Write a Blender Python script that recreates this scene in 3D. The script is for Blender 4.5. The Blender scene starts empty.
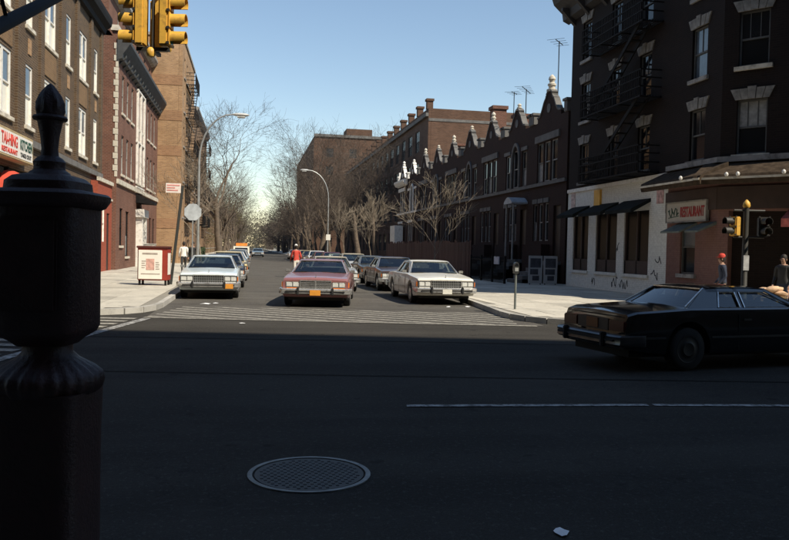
import bpy, bmesh, math, random
from mathutils import Vector, Matrix
R = math.radians
sc = bpy.context.scene
COL = sc.collection

# ------------------------------------------------------------------ camera, sky, sun, exposure
# world frame: +Y runs up the side street, +X to its right; the avenue crosses at an angle
TH = R(10.67)                      # the camera looks this far to the right of the street
EYE = 1.75
cam_d = bpy.data.cameras.new('camera'); cam = bpy.data.objects.new('camera', cam_d); COL.objects.link(cam)
cam_d.sensor_width = 36.0; cam_d.lens = 35.0; cam_d.clip_start = 0.05; cam_d.clip_end = 6000
cam.matrix_world = (Matrix.Translation((0, 0, EYE)) @ Matrix.Rotation(-TH, 4, 'Z') @
                    Matrix.Rotation(R(90 - 1.546), 4, 'X') @ Matrix.Rotation(R(1.3), 4, 'Z'))
sc.camera = cam
SUN_EL = R(48.5); SUN_OFF = R(42)    # sun behind the viewer, SUN_OFF to the right of the street axis
sun_dir = Vector((math.sin(SUN_OFF) * math.cos(SUN_EL), -math.cos(SUN_OFF) * math.cos(SUN_EL), math.sin(SUN_EL)))
w = bpy.data.worlds.new('World'); sc.world = w; w.use_nodes = True
nt = w.node_tree; nt.nodes.clear()
sky = nt.nodes.new('ShaderNodeTexSky'); sky.sky_type = 'NISHITA'; sky.sun_disc = False
sky.sun_elevation = SUN_EL; sky.sun_rotation = math.atan2(sun_dir.x, sun_dir.y)
sky.air_density = 1.22; sky.dust_density = 0.0; sky.ozone_density = 1.0
bg = nt.nodes.new('ShaderNodeBackground'); bg.inputs['Strength'].default_value = 0.112
wo = nt.nodes.new('ShaderNodeOutputWorld')
nt.links.new(sky.outputs[0], bg.inputs[0]); nt.links.new(bg.outputs[0], wo.inputs[0])
sl = bpy.data.lights.new('sun', 'SUN'); sl.energy = 5.0; sl.angle = R(0.53); sl.color = (1.0, 0.91, 0.76)
so = bpy.data.objects.new('sun', sl); COL.objects.link(so)
so.rotation_euler = sun_dir.to_track_quat('Z', 'Y').to_euler()
sc.view_settings.view_transform = 'Standard'; sc.view_settings.look = 'None'
sc.view_settings.exposure = 0.35; sc.view_settings.gamma = 1.0; sc.view_settings.use_curve_mapping = False

def W(xc, yc, z=0.0):              # avenue frame (x along the avenue, y across it) -> world
    c, s = math.cos(TH), math.sin(TH)
    return Vector((xc * c + yc * s, -xc * s + yc * c, z))
AV = -TH                           # heading of the avenue in the world

# ------------------------------------------------------------------ mesh helpers
class MB:
    def __init__(s): s.v = []; s.f = []; s.m = []; s.cm = 0
    def add(s, vs, fs):
        o = len(s.v); s.v += [tuple(p) for p in vs]
        for f in fs: s.f.append([i + o for i in f]); s.m.append(s.cm)
        return s
    def poly(s, pts): return s.add(pts, [list(range(len(pts)))])
    def box(s, x0, x1, y0, y1, z0, z1):
        if x0 > x1: x0, x1 = x1, x0
        if y0 > y1: y0, y1 = y1, y0
        if z0 > z1: z0, z1 = z1, z0
        return s.add([(x0,y0,z0),(x1,y0,z0),(x1,y1,z0),(x0,y1,z0),(x0,y0,z1),(x1,y0,z1),(x1,y1,z1),(x0,y1,z1)],
                     [(0,3,2,1),(4,5,6,7),(0,1,5,4),(1,2,6,5),(2,3,7,6),(3,0,4,7)])
    def rbox(s, x0, x1, y0, y1, z0, z1, b):      # box with chamfered edges
        bm = bmesh.new(); bmesh.ops.create_cube(bm, size=1)
        bmesh.ops.scale(bm, vec=(abs(x1-x0), abs(y1-y0), abs(z1-z0)), verts=bm.verts)
        bmesh.ops.translate(bm, vec=((x0+x1)/2, (y0+y1)/2, (z0+z1)/2), verts=bm.verts)
        bmesh.ops.bevel(bm, geom=list(bm.edges), offset=b, segments=2, affect='EDGES')
        bm.verts.ensure_lookup_table()
        s.add([v.co.copy() for v in bm.verts], [[v.index for v in f.verts] for f in bm.faces]); bm.free(); return s
    def prism(s, pts, z0, z1):                   # xy polygon (ccw) extruded in z
        n = len(pts)
        return s.add([(p[0],p[1],z0) for p in pts] + [(p[0],p[1],z1) for p in pts],
                     [list(range(n))[::-1], list(range(n, 2*n))] + [(i,(i+1)%n,n+(i+1)%n,n+i) for i in range(n)])
    def slab(s, pts, y0, y1):                    # xz polygon extruded in y
        n = len(pts)
        return s.add([(p[0],y0,p[1]) for p in pts] + [(p[0],y1,p[1]) for p in pts],
                     [list(range(n)), list(range(n, 2*n))[::-1]] + [(i,n+i,n+(i+1)%n,(i+1)%n) for i in range(n)])
    def slabx(s, pts, x0, x1):                   # yz polygon extruded in x
        n = len(pts)
        return s.add([(x0,p[0],p[1]) for p in pts] + [(x1,p[0],p[1]) for p in pts],
                     [list(range(n)), list(range(n, 2*n))[::-1]] + [(i,n+i,n+(i+1)%n,(i+1)%n) for i in range(n)])
    def loft(s, rings, closed=True, cap0=True, cap1=True):
        n = len(rings[0]); vs = [p for r in rings for p in r]; fs = []
        for k in range(len(rings)-1):
            for i in range(n if closed else n-1):
                j = (i+1) % n; fs.append((k*n+i, k*n+j, (k+1)*n+j, (k+1)*n+i))
        if cap0: fs.append(list(range(n))[::-1])
        if cap1: fs.append([(len(rings)-1)*n+i for i in range(n)])
        return s.add(vs, fs)
    def lathe(s, prof, n=24, c=(0,0)):
        rings = [[(c[0]+r*math.cos(2*math.pi*i/n), c[1]+r*math.sin(2*math.pi*i/n), z) for i in range(n)] for r, z in prof]
        return s.loft(rings)
    def cylx(s, x0, x1, y, z, r, n=24, r1=None):
        r1 = r if r1 is None else r1
        return s.loft([[(x, y+q*math.cos(2*math.pi*i/n), z+q*math.sin(2*math.pi*i/n)) for i in range(n)] for x, q in ((x0,r),(x1,r1))])
    def cyly(s, y0, y1, x, z, r, n=20, r1=None):
        r1 = r if r1 is None else r1
        return s.loft([[(x+q*math.cos(2*math.pi*i/n), y, z+q*math.sin(2*math.pi*i/n)) for i in range(n)] for y, q in ((y0,r),(y1,r1))])
    def tube(s, pts, rad, n=6):
        pts = [Vector(p) for p in pts]
        if not isinstance(rad, (list, tuple)): rad = [rad]*len(pts)
        rings = []; prev = None
        for i, p in enumerate(pts):
            d = (pts[min(i+1, len(pts)-1)] - pts[max(i-1, 0)])
            if d.length < 1e-9: d = Vector((0,0,1))
            d.normalize()
            if prev is None:
                a = d.orthogonal().normalized()
            else:
                a = prev - d*prev.dot(d)
                a = a.normalized() if a.length > 1e-6 else d.orthogonal().normalized()
            prev = a; b = d.cross(a)
            rings.append([p + (a*math.cos(2*math.pi*k/n) + b*math.sin(2*math.pi*k/n))*rad[i] for k in range(n)])
        return s.loft(rings)
    def bar(s, p, q, wd, ht):                    # rectangular bar from p to q
        p, q = Vector(p), Vector(q); d = (q-p).normalized()
        a = d.cross(Vector((0,0,1)))
        a = a.normalized() if a.length > 1e-4 else Vector((1,0,0))
        b = a.cross(d)
        r = [[e + a*wd/2*sx + b*ht/2*sz for sx, sz in ((-1,-1),(1,-1),(1,1),(-1,1))] for e in (p, q)]
        return s.loft(r)
    def mesh(s, name, smooth=0):
        me = bpy.data.meshes.new(name); me.from_pydata(s.v, [], s.f)
        if any(s.m): me.polygons.foreach_set('material_index', s.m)
        me.update()
        bm = bmesh.new(); bm.from_mesh(me); bmesh.ops.recalc_face_normals(bm, faces=bm.faces); bm.to_mesh(me); bm.free()
        if smooth:
            me.shade_smooth(); me.set_sharp_from_angle(angle=R(smooth))
        return me

def ob(name, me, mats=None, parent=None, loc=(0,0,0), rot=0.0):
    if isinstance(me, MB): me = me.mesh(name)
    if mats is not None and len(me.materials) == 0:
        for m in (mats if isinstance(mats, (list, tuple)) else [mats]): me.materials.append(m)
    o = bpy.data.objects.new(name, me); COL.objects.link(o); o.parent = parent; o.location = loc
    o.rotation_euler = rot if isinstance(rot, (tuple, list)) else (0, 0, rot)
    return o
def tag(o, label=None, cat=None, group=None, kind=None):
    for k, v in (('label', label), ('category', cat), ('group', group), ('kind', kind)):
        if v: o[k] = v
    return o
def thing(name, label, cat, loc=(0,0,0), rot=0.0, group=None):
    return tag(ob(name, None, None, None, loc, rot), label, cat, group)
def copy_tree(o, parent=None):
    c = o.copy(); COL.objects.link(c); c.parent = parent
    for ch in list(o.children): copy_tree(ch, c)
    return c

# ------------------------------------------------------------------ materials
MATS = {}
def nodes(name):
    m = bpy.data.materials.new(name); m.use_nodes = True; t = m.node_tree; b = t.nodes['Principled BSDF']
    MATS[name] = m
    return m, t, b
def N(t, ty, **kw):
    n = t.nodes.new(ty)
    for k, v in kw.items(): setattr(n, k, v)
    return n
def mixc(t, fac, a, b, mode='MIX'):
    n = t.nodes.new('ShaderNodeMix'); n.data_type = 'RGBA'; n.blend_type = mode
    for sock, val in ((n.inputs[0], fac), (n.inputs[6], a), (n.inputs[7], b)):
        if hasattr(val, 'links') or hasattr(val, 'is_linked'): t.links.new(val, sock)
        elif isinstance(val, (int, float)): sock.default_value = val
        else: sock.default_value = (*val, 1) if len(val) == 3 else val
    return n.outputs[2]
def noise(t, co, scale, detail=5, rough=0.6):
    n = N(t, 'ShaderNodeTexNoise'); n.inputs['Scale'].default_value = scale; n.inputs['Detail'].default_value = detail
    n.inputs['Roughness'].default_value = rough; t.links.new(co, n.inputs['Vector']); return n.outputs['Fac']
def ramp(t, fac, lo, hi, a=0.0, b=1.0):
    n = N(t, 'ShaderNodeMapRange'); t.links.new(fac, n.inputs[0])
    for i, v in ((1, lo), (2, hi), (3, a), (4, b)): n.inputs[i].default_value = v
    return n.outputs[0]
def bump(t, b, h, strength=0.3, dist=0.02):
    n = N(t, 'ShaderNodeBump'); n.inputs['Strength'].default_value = strength; n.inputs['Distance'].default_value = dist
    t.links.new(h, n.inputs['Height']); t.links.new(n.outputs[0], b.inputs['Normal'])
def mk(name, col, rough=0.7, metal=0.0, var=0.25, vscale=3.0, spec=0.5, coat=0.0, bmp=0.0, bscale=40.0, dirt=None):
    if name in MATS: return MATS[name]
    m, t, b = nodes(name); co = N(t, 'ShaderNodeTexCoord').outputs['Object']
    c = mixc(t, ramp(t, noise(t, co, vscale), 0.3, 0.7), [x*(1-var) for x in col], [min(1, x*(1+var)) for x in col])
    if dirt:
        c = mixc(t, ramp(t, noise(t, co, dirt[1], 7, 0.7), 0.5, 0.72), c, dirt[0])
    t.links.new(c, b.inputs['Base Color']); b.inputs['Roughness'].default_value = rough
    b.inputs['Metallic'].default_value = metal; b.inputs['Specular IOR Level'].default_value = spec
    b.inputs['Coat Weight'].default_value = coat; b.inputs['Coat Roughness'].default_value = 0.08
    if bmp: bump(t, b, noise(t, co, bscale, 4), bmp, 0.02)
    return m
def brick(name, c1, c2, mortar, rough=0.85, wid=0.22, row=0.078, stain=0.35, mort=0.012):
    if name in MATS: return MATS[name]
    m, t, b = nodes(name); tc = N(t, 'ShaderNodeTexCoord')
    sn = N(t, 'ShaderNodeSeparateXYZ'); t.links.new(tc.outputs['Normal'], sn.inputs[0])
    ab = N(t, 'ShaderNodeMath', operation='ABSOLUTE'); t.links.new(sn.outputs[0], ab.inputs[0])
    gt = N(t, 'ShaderNodeMath', operation='GREATER_THAN'); t.links.new(ab.outputs[0], gt.inputs[0]); gt.inputs[1].default_value = 0.6
    sp = N(t, 'ShaderNodeSeparateXYZ'); t.links.new(tc.outputs['Object'], sp.inputs[0])
    mx = N(t, 'ShaderNodeMix'); t.links.new(gt.outputs[0], mx.inputs[0]); t.links.new(sp.outputs[0], mx.inputs[2]); t.links.new(sp.outputs[1], mx.inputs[3])
    cb = N(t, 'ShaderNodeCombineXYZ'); t.links.new(mx.outputs[0], cb.inputs[0]); t.links.new(sp.outputs[2], cb.inputs[1])
    br = N(t, 'ShaderNodeTexBrick'); t.links.new(cb.outputs[0], br.inputs['Vector'])
    br.inputs['Color1'].default_value = (*c1, 1); br.inputs['Color2'].default_value = (*c2, 1); br.inputs['Mortar'].default_value = (*mortar, 1)
    br.inputs['Scale'].default_value = 1.0; br.inputs['Brick Width'].default_value = wid; br.inputs['Row Height'].default_value = row
    br.inputs['Mortar Size'].default_value = mort; br.inputs['Bias'].default_value = -0.1
    co = tc.outputs['Object']
    c = mixc(t, ramp(t, noise(t, co, 0.5, 6, 0.65), 0.35, 0.7, 0, stain), br.outputs['Color'], [x*0.35 for x in c1])
    c = mixc(t, ramp(t, noise(t, co, 7, 3), 0.35, 0.7, 0, 0.35), c, [min(1, x*1.5) for x in c2])
    t.links.new(c, b.inputs['Base Color']); b.inputs['Roughness'].default_value = rough
    b.inputs['Specular IOR Level'].default_value = 0.25
    iv = N(t, 'ShaderNodeMath', operation='SUBTRACT'); iv.inputs[0].default_value = 1; t.links.new(br.outputs['Fac'], iv.inputs[1])
    bump(t, b, iv.outputs[0], 0.5, 0.01)
    return m
def asphalt(name='asphalt', k=1.0):
    m, t, b = nodes(name); co = N(t, 'ShaderNodeTexCoord').outputs['Object']
    c = mixc(t, ramp(t, noise(t, co, 0.35, 6, 0.6), 0.35, 0.68), (0.031, 0.0285, 0.0245), (0.050, 0.046, 0.040))
    c = mixc(t, ramp(t, noise(t, co, 60, 2, 0.7), 0.35, 0.75, 0, 0.7), c, (0.072, 0.067, 0.059))
    c = mixc(t, ramp(t, noise(t, co, 1.1, 8, 0.75), 0.60, 0.70, 0, 0.65), c, (0.022, 0.022, 0.023))
    mp = N(t, 'ShaderNodeMapping'); mp.inputs['Rotation'].default_value = (0, 0, 0.3); mp.inputs['Scale'].default_value = (0.16, 0.22, 1); t.links.new(co, mp.inputs[0])
    vo = N(t, 'ShaderNodeTexVoronoi', feature='DISTANCE_TO_EDGE'); vo.inputs['Scale'].default_value = 1.0
    ds = N(t, 'ShaderNodeVectorMath', operation='ADD')
    nz = N(t, 'ShaderNodeTexNoise'); nz.inputs['Scale'].default_value = 0.8; nz.inputs['Detail'].default_value = 6; t.links.new(co, nz.inputs['Vector'])
    t.links.new(mp.outputs[0], ds.inputs[0]); t.links.new(nz.outputs['Color'], ds.inputs[1]); t.links.new(ds.outputs[0], vo.inputs['Vector'])
    m2 = N(t, 'ShaderNodeMapping'); m2.inputs['Rotation'].default_value = (0, 0, TH if k == 1.0 else R(90)); m2.inputs['Scale'].default_value = (0.035, 0.75, 1); t.links.new(co, m2.inputs[0])
    c = mixc(t, ramp(t, noise(t, m2.outputs[0], 1.0, 5, 0.6), 0.42, 0.62, 0, 0.55), c, (0.026, 0.024, 0.022))
    c = mixc(t, ramp(t, noise(t, co, 22, 3, 0.8), 0.56, 0.66, 0, 0.55), c, (0.105, 0.098, 0.088))
    c = mixc(t, ramp(t, noise(t, co, 0.9, 9, 0.8), 0.53, 0.60, 0, 0.35), c, (0.060, 0.056, 0.050))
    c = mixc(t, ramp(t, noise(t, co, 2.3, 4, 0.5), 0.66, 0.72, 0, 0.6), c, (0.016, 0.015, 0.014))
    if k != 1.0:
        hv = N(t, 'ShaderNodeHueSaturation'); t.links.new(c, hv.inputs['Color']); hv.inputs['Value'].default_value = k; c = hv.outputs[0]
    crack = ramp(t, vo.outputs['Distance'], 0.0, 0.006, 0.45, 0.0)
    c = mixc(t, crack, c, (0.02, 0.02, 0.02))
    t.links.new(c, b.inputs['Base Color']); b.inputs['Roughness'].default_value = 0.9; b.inputs['Specular IOR Level'].default_value = 0.06
    bump(t, b, noise(t, co, 130, 3, 0.8), 0.5, 0.006)
    return m
def worn_paint(name, col, lo, hi):
    m, t, b = nodes(name); co = N(t, 'ShaderNodeTexCoord').outputs['Object']
    f = ramp(t, noise(t, co, 7, 9, 0.8), lo, hi)
    c = mixc(t, f, (0.075, 0.070, 0.062), col); t.links.new(c, b.inputs['Base Color']); b.inputs['Roughness'].default_value = 0.8
    return m
def concrete(name, a, c2, stain=(0.20, 0.19, 0.165), rnd=True):
    m, t, b = nodes(name); co = N(t, 'ShaderNodeTexCoord').outputs['Object']
    gp = N(t, 'ShaderNodeNewGeometry').outputs['Position']
    c = mixc(t, ramp(t, noise(t, gp, 0.9, 6, 0.65), 0.35, 0.68), a, c2)
    c = mixc(t, ramp(t, noise(t, gp, 45, 3, 0.7), 0.4, 0.75, 0, 0.4), c, [min(1, x*1.35) for x in c2])
    c = mixc(t, ramp(t, noise(t, gp, 3.1, 8, 0.8), 0.54, 0.68, 0, 0.8), c, stain)
    c = mixc(t, ramp(t, noise(t, gp, 0.35, 5, 0.7), 0.5, 0.75, 0, 0.5), c, [x*1.1 for x in stain])
    vg = N(t, 'ShaderNodeTexVoronoi'); vg.inputs['Scale'].default_value = 2.6; t.links.new(gp, vg.inputs['Vector'])
    c = mixc(t, ramp(t, vg.outputs['Distance'], 0.05, 0.07, 0.75, 0.0), c, (0.09, 0.085, 0.075))
    if rnd:
        oi = N(t, 'ShaderNodeObjectInfo').outputs['Random']
        hv = N(t, 'ShaderNodeHueSaturation'); t.links.new(c, hv.inputs['Color']); t.links.new(ramp(t, oi, 0, 1, 0.80, 1.14), hv.inputs['Value']); c = hv.outputs[0]
    t.links.new(c, b.inputs['Base Color']); b.inputs['Roughness'].default_value = 0.88; b.inputs['Specular IOR Level'].default_value = 0.25
    bump(t, b, noise(t, gp, 90, 4, 0.75), 0.35, 0.006)
    return m
def clear_glass(name, tint, refl=1.0):
    m, t, b = nodes(name); t.nodes.remove(b); out = t.nodes['Material Output']
    tr = N(t, 'ShaderNodeBsdfTransparent'); tr.inputs[0].default_value = (*tint, 1)
    gl = N(t, 'ShaderNodeBsdfGlossy'); gl.inputs['Roughness'].default_value = 0.03; gl.inputs[0].default_value = (refl, refl, refl, 1)
    lw = N(t, 'ShaderNodeLayerWeight'); lw.inputs['Blend'].default_value = 0.5
    pw = N(t, 'ShaderNodeMath', operation='POWER'); t.links.new(lw.outputs['Facing'], pw.inputs[0]); pw.inputs[1].default_value = 3.5
    fr = N(t, 'ShaderNodeMapRange'); t.links.new(pw.outputs[0], fr.inputs[0]); fr.inputs[3].default_value = 0.06; fr.inputs[4].default_value = 0.85
    mx = N(t, 'ShaderNodeMixShader'); t.links.new(fr.outputs[0], mx.inputs[0]); t.links.new(tr.outputs[0], mx.inputs[1]); t.links.new(gl.outputs[0], mx.inputs[2])
    t.links.new(mx.outputs[0], out.inputs[0]); return m
def paint(name, col, rough=0.32, metal=0.0):
    return mk(name, col, rough, metal, var=0.06, vscale=1.5, coat=0.6, dirt=([x*0.75+0.02 for x in col], 5.0))

ASPHALT = asphalt(); STREETASPH = asphalt('old_street_asphalt', 2.05); PATCHASPH = asphalt('patch_asphalt', 0.55)
WALK = concrete('sidewalk_concrete', (0.40, 0.37, 0.31), (0.50, 0.465, 0.39))
WALKB = concrete('sidewalk_joint', (0.20, 0.185, 0.155), (0.26, 0.24, 0.2), rnd=False)
KERB = concrete('kerb_stone', (0.33, 0.315, 0.28), (0.42, 0.40, 0.36))
ZEBRA = worn_paint('worn_crosswalk_paint', (0.36, 0.335, 0.28), 0.36, 0.60)
LANE = worn_paint('lane_paint', (0.38, 0.37, 0.35), 0.44, 0.56)
DARKGLASS = mk('window_glass', (0.010, 0.011, 0.013), 0.08, var=0.3, vscale=0.6, spec=0.45)
SKYGLASS = mk('sky_reflection_glass', (0.10, 0.125, 0.15), 0.06, var=0.4, vscale=0.9, spec=0.8)  # bluish base colour stands in for sky reflected in the panes
SHADE = mk('window_shade', (0.80, 0.76, 0.64), 0.6, var=0.08, vscale=1.2, coat=0.3)
CURTAIN = mk('curtain', (0.26, 0.26, 0.25), 0.8, var=0.3, vscale=6, coat=0.4)
WHITE = mk('white_paint', (0.76, 0.73, 0.66), 0.55, var=0.08, dirt=((0.45, 0.42, 0.36), 4.0))
CREAM = mk('cream_stone', (0.58, 0.53, 0.43), 0.8, var=0.18, vscale=2.0, dirt=((0.25, 0.22, 0.18), 3.0))
GREYSTONE = mk('grey_stone', (0.30, 0.285, 0.26), 0.85, var=0.25, vscale=2.0, dirt=((0.12, 0.11, 0.10), 3.0))
SOOTSTONE = mk('sooty_stone', (0.135, 0.128, 0.118), 0.85, var=0.3, vscale=2.0)
IRON = mk('black_iron', (0.014, 0.013, 0.013), 0.75, var=0.3, spec=0.15)
TARROOF = mk('tar_roof', (0.045, 0.043, 0.042), 0.9, var=0.3)
DARKIN = mk('dark_interior', (0.012, 0.011, 0.010), 0.9, var=0.2)
CHROME = mk('chrome', (0.70, 0.69, 0.66), 0.2, 0.75, var=0.08, dirt=((0.30, 0.28, 0.25), 9.0))
RUBBER = mk('rubber', (0.016, 0.016, 0.016), 0.85, var=0.25)
STEEL = mk('galvanised_steel', (0.36, 0.37, 0.36), 0.5, 0.6, var=0.2)
CARGLASS = clear_glass('car_glass', (0.50, 0.56, 0.55))
B_BROWN = brick('brown_brick', (0.135, 0.082, 0.045), (0.062, 0.040, 0.026), (0.19, 0.155, 0.11), wid=0.24, row=0.095, mort=0.014, stain=0.5)
B_RED = brick('red_brick', (0.20, 0.085, 0.055), (0.115, 0.05, 0.035), (0.23, 0.165, 0.125), row=0.09, stain=0.55)
B_TAN = brick('tan_brick', (0.44, 0.265, 0.135), (0.28, 0.165, 0.085), (0.40, 0.30, 0.20), stain=0.6, row=0.10, wid=0.3)
B_TANBAND = brick('rust_brick', (0.37, 0.205, 0.105), (0.24, 0.13, 0.068), (0.33, 0.23, 0.15), stain=0.45, row=0.10, wid=0.3)
B_PANEL = brick('brown_panel_brick', (0.24, 0.145, 0.068), (0.17, 0.10, 0.05), (0.24, 0.18, 0.12), row=0.095, stain=0.5)
B_OLD = brick('weathered_brown_brick', (0.27, 0.165, 0.095), (0.20, 0.12, 0.07), (0.22, 0.17, 0.12))
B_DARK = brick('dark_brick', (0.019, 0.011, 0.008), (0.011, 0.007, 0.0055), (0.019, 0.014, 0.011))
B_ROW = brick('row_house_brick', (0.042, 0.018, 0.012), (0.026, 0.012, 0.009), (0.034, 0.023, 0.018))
B_SCHOOL = brick('school_brick', (0.15, 0.082, 0.052), (0.085, 0.047, 0.031), (0.15, 0.105, 0.078), row=0.12, wid=0.35, stain=0.6)
B_WHITE = brick('white_painted_brick', (0.74, 0.73, 0.67), (0.68, 0.67, 0.61), (0.55, 0.53, 0.49), stain=0.15, mort=0.008)
B_PINK = brick('pink_painted_brick', (0.21, 0.115, 0.095), (0.185, 0.10, 0.083), (0.14, 0.08, 0.068), stain=0.2, mort=0.006)
B_REDPAINT = brick('red_painted_brick', (0.33, 0.082, 0.045), (0.28, 0.07, 0.04), (0.22, 0.06, 0.04), stain=0.2, mort=0.006)

# ------------------------------------------------------------------ ground
def bez(p0, p1, p2, n=10):
    return [((1-t)**2*p0[0]+2*t*(1-t)*p1[0]+t*t*p2[0], (1-t)**2*p0[1]+2*t*(1-t)*p1[1]+t*t*p2[1]) for t in [i/n for i in range(n+1)]]
def w2(xc, yc): p = W(xc, yc); return (p.x, p.y)
KH = 0.14
g = MB().poly([(-3000,-3000,0),(3000,-3000,0),(3000,3000,0),(-3000,3000,0)])
road = tag(ob('road', g, ASPHALT), kind='structure')
AVL = 18.2                        # far kerb of the avenue (avenue frame)
lc = w2(-5.87, AVL); rc = (6.45, W(3.25, AVL).y)
left_poly = ([(-2.4, 900), (-2.4, 40)] + bez((-2.4, 21.9), (lc[0], lc[1]), w2(-8.6, AVL)) + [w2(-120, AVL), (-120, 900)])
right_poly = ([(7.5, 900)] + [(7.5, 28), (6.95, 22)] + bez((6.72, 19.8), rc, w2(6.0, AVL)) + [w2(140, AVL), (140, 900)])
near_poly = [w2(-140, 3.75), w2(140, 3.75), w2(140, -40), w2(-140, -40)]
def inside(p, poly):
    c = False; j = len(poly)-1
    for i in range(len(poly)):
        a, b = poly[i], poly[j]
        if (a[1] > p[1]) != (b[1] > p[1]) and p[0] < (b[0]-a[0])*(p[1]-a[1])/(b[1]-a[1])+a[0]: c = not c
        j = i
    return c
def sidewalk(name, poly, ccw, near):
    m = MB().prism(poly if ccw else poly[::-1], -0.2, KH-0.012)
    o = tag(ob(name, m, WALKB), kind='structure')
    return o
sw_left = sidewalk('left_sidewalk', left_poly, False, None)
sw_right = sidewalk('right_sidewalk', right_poly, True, None)
sw_near = sidewalk('near_sidewalk', near_poly, False, None)
def inset_ok(c, poly, m=0.19):
    return all(inside((x, y), poly) for x, y in c) and all(inside((x+dx, y+dy), poly) for x, y in c for dx, dy in ((m,0),(-m,0),(0,m),(0,-m)))
def clip_poly(pts, poly_test, n=1): return pts
slab_me = {}
def lay_slabs(parent, poly, x0, x1, y0, y1, st, jit, ang=0.0):
    rnd = random.Random(jit)
    sx = x0
    while sx < x1:
        sy = y0
        while sy < y1:
            c = [(sx, sy), (sx+st, sy), (sx+st, sy+st), (sx, sy+st)]
            if inset_ok(c, poly, 0.17):
                k = round(st, 2)
                if k not in slab_me:
                    h = st/2-0.008
                    mb = MB().loft([[(-h,-h,-0.03),(h,-h,-0.03),(h,h,-0.03),(-h,h,-0.03)],[(-h,-h,0),(h,-h,0),(h,h,0),(-h,h,0)]], cap0=False)
                    slab_me[k] = mb.mesh('paving_slab'); slab_me[k].materials.append(WALK)
                ob('paving_slab', slab_me[k], None, parent, (sx+st/2, sy+st/2, KH+rnd.uniform(-0.003, 0.004)), (rnd.uniform(-.002,.002), rnd.uniform(-.002,.002), 0))
            else:       # cut flag: sample the cell finely along the kerb
                q = 4; s2 = st/q
                for i in range(q):
                    for j in range(q):
                        cc = [(sx+i*s2, sy+j*s2), (sx+(i+1)*s2, sy+j*s2), (sx+(i+1)*s2, sy+(j+1)*s2), (sx+i*s2, sy+(j+1)*s2)]
                        if inset_ok(cc, poly, 0.05): CUT[parent.name].append((sx+i*s2, sy+j*s2, s2))
            sy += st
        sx += st
CUT = {'left_sidewalk': [], 'right_sidewalk': []}
lay_slabs(sw_left, left_poly, -8.4, -2.4, 18.2, 60, 1.5, 1)
lay_slabs(sw_right, right_poly, 6.3, 15.4, 14.2, 40, 1.5, 2)
for par in (sw_left, sw_right):
    m = MB()
    for x, y, s in CUT[par.name]: m.poly([(x,y,KH-0.002),(x+s,y,KH-0.002),(x+s,y+s,KH-0.002),(x,y+s,KH-0.002)])
    tag(ob('cut_paving', m, WALK, par), kind='stuff')
# the far walks as one sheet each
m = MB().poly([(-8.6,60,KH),(-2.6,60,KH),(-2.6,600,KH),(-8.6,600,KH)]); ob('far_paving', m, WALK, sw_left)
m = MB().poly([(7.7,40,KH),(15.4,40,KH),(15.4,600,KH),(7.7,600,KH)]); ob('far_paving', m, WALK, sw_right)
# kerb stones
def kerb(parent, pts, step=1.8):
    dense = []
    for a, b in zip(pts, pts[1:]):
        n = max(1, int(math.dist(a, b)/step))
        dense += [(a[0]+(b[0]-a[0])*i/n, a[1]+(b[1]-a[1])*i/n) for i in range(n)]
    dense.append(pts[-1])
    for a, b in zip(dense, dense[1:]):
        d = Vector((b[0]-a[0], b[1]-a[1], 0)); L = d.length; d.normalize(); n = Vector((-d.y, d.x, 0))
        h = L/2-0.006
        mb = MB().prism([(-h,-0.07),(h,-0.07),(h,0.085),(-h,0.085)], -0.06, KH+0.006)
        ob('kerb_stone', mb.mesh('kerb_stone'), KERB, parent, ((a[0]+b[0])/2, (a[1]+b[1])/2, 0), math.atan2(d.y, d.x))
kerb(sw_left, [w2(-26, AVL), w2(-8.6, AVL)] + bez((-2.4, 21.9), (lc[0], lc[1]), w2(-8.6, AVL), 6)[::-1][1:] + [(-2.4, 60)])
kerb(sw_right, [(7.5, 60), (7.5, 28), (6.95, 22)] + bez((6.72, 19.8), rc, w2(6.0, AVL), 6) + [w2(24, AVL)])
for par, x in ((sw_left, -2.4), (sw_right, 7.5)):
    ob('far_kerb', MB().box(x-0.08, x+0.08, 60, 500, -0.05, KH+0.006), KERB, par)

# the older, paler surface of the side street, and patches in the avenue
m = MB().poly([(*w2(-5.9, 18.25), 0.004), (*w2(3.6, 18.25), 0.004), (7.5, 30, 0.004), (7.5, 900, 0.004), (-2.4, 900, 0.004), (-2.4, 21, 0.004)])
tag(ob('side_street', m, STREETASPH), kind='structure')
for k, q in enumerate((((-8, 10.25), (-2.1, 10.42), (3.0, 10.6), (9, 10.9), (9, 10.97), (3.0, 10.68), (-2.1, 10.49), (-8, 10.33)), ((-8, 14.1), (0.5, 14.5), (9, 14.75), (9, 14.82), (0.5, 14.58), (-8, 14.18)))):
    ob('road_patch', MB().poly([W(p[0], p[1], 0.004) for p in q]), PATCHASPH, road)
# ------------------------------------------------------------------ road markings
def clip_half(poly, a, b, c):      # keep a*x+b*y<=c
    out = []
    for i in range(len(poly)):
        p, q = poly[i], poly[(i+1) % len(poly)]
        fp, fq = a*p[0]+b*p[1]-c, a*q[0]+b*q[1]-c
        if fp <= 0: out.append(p)
        if fp*fq < 0:
            t = fp/(fp-fq); out.append((p[0]+(q[0]-p[0])*t, p[1]+(q[1]-p[1])*t))
    return out
def mark(name, pts, mat, z=0.009):
    if len(pts) >= 3: ob(name, MB().poly([W(p[0], p[1], z) for p in pts]), mat, road)
for k in range(-6, 12):            # slanting bars of the crossing over the side street
    x0 = -6.6 + k*1.32; wd = 0.50; dx = 3.3/math.tan(R(24))
    pts = [(x0, 21.6), (x0+wd, 21.6), (x0+wd+dx, 18.3), (x0+dx, 18.3)]
    pts = clip_half(pts, -1, 0, 5.9); pts = clip_half(pts, 1, 0, 3.0)
    mark('crosswalk_stripe', pts, ZEBRA)
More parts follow.
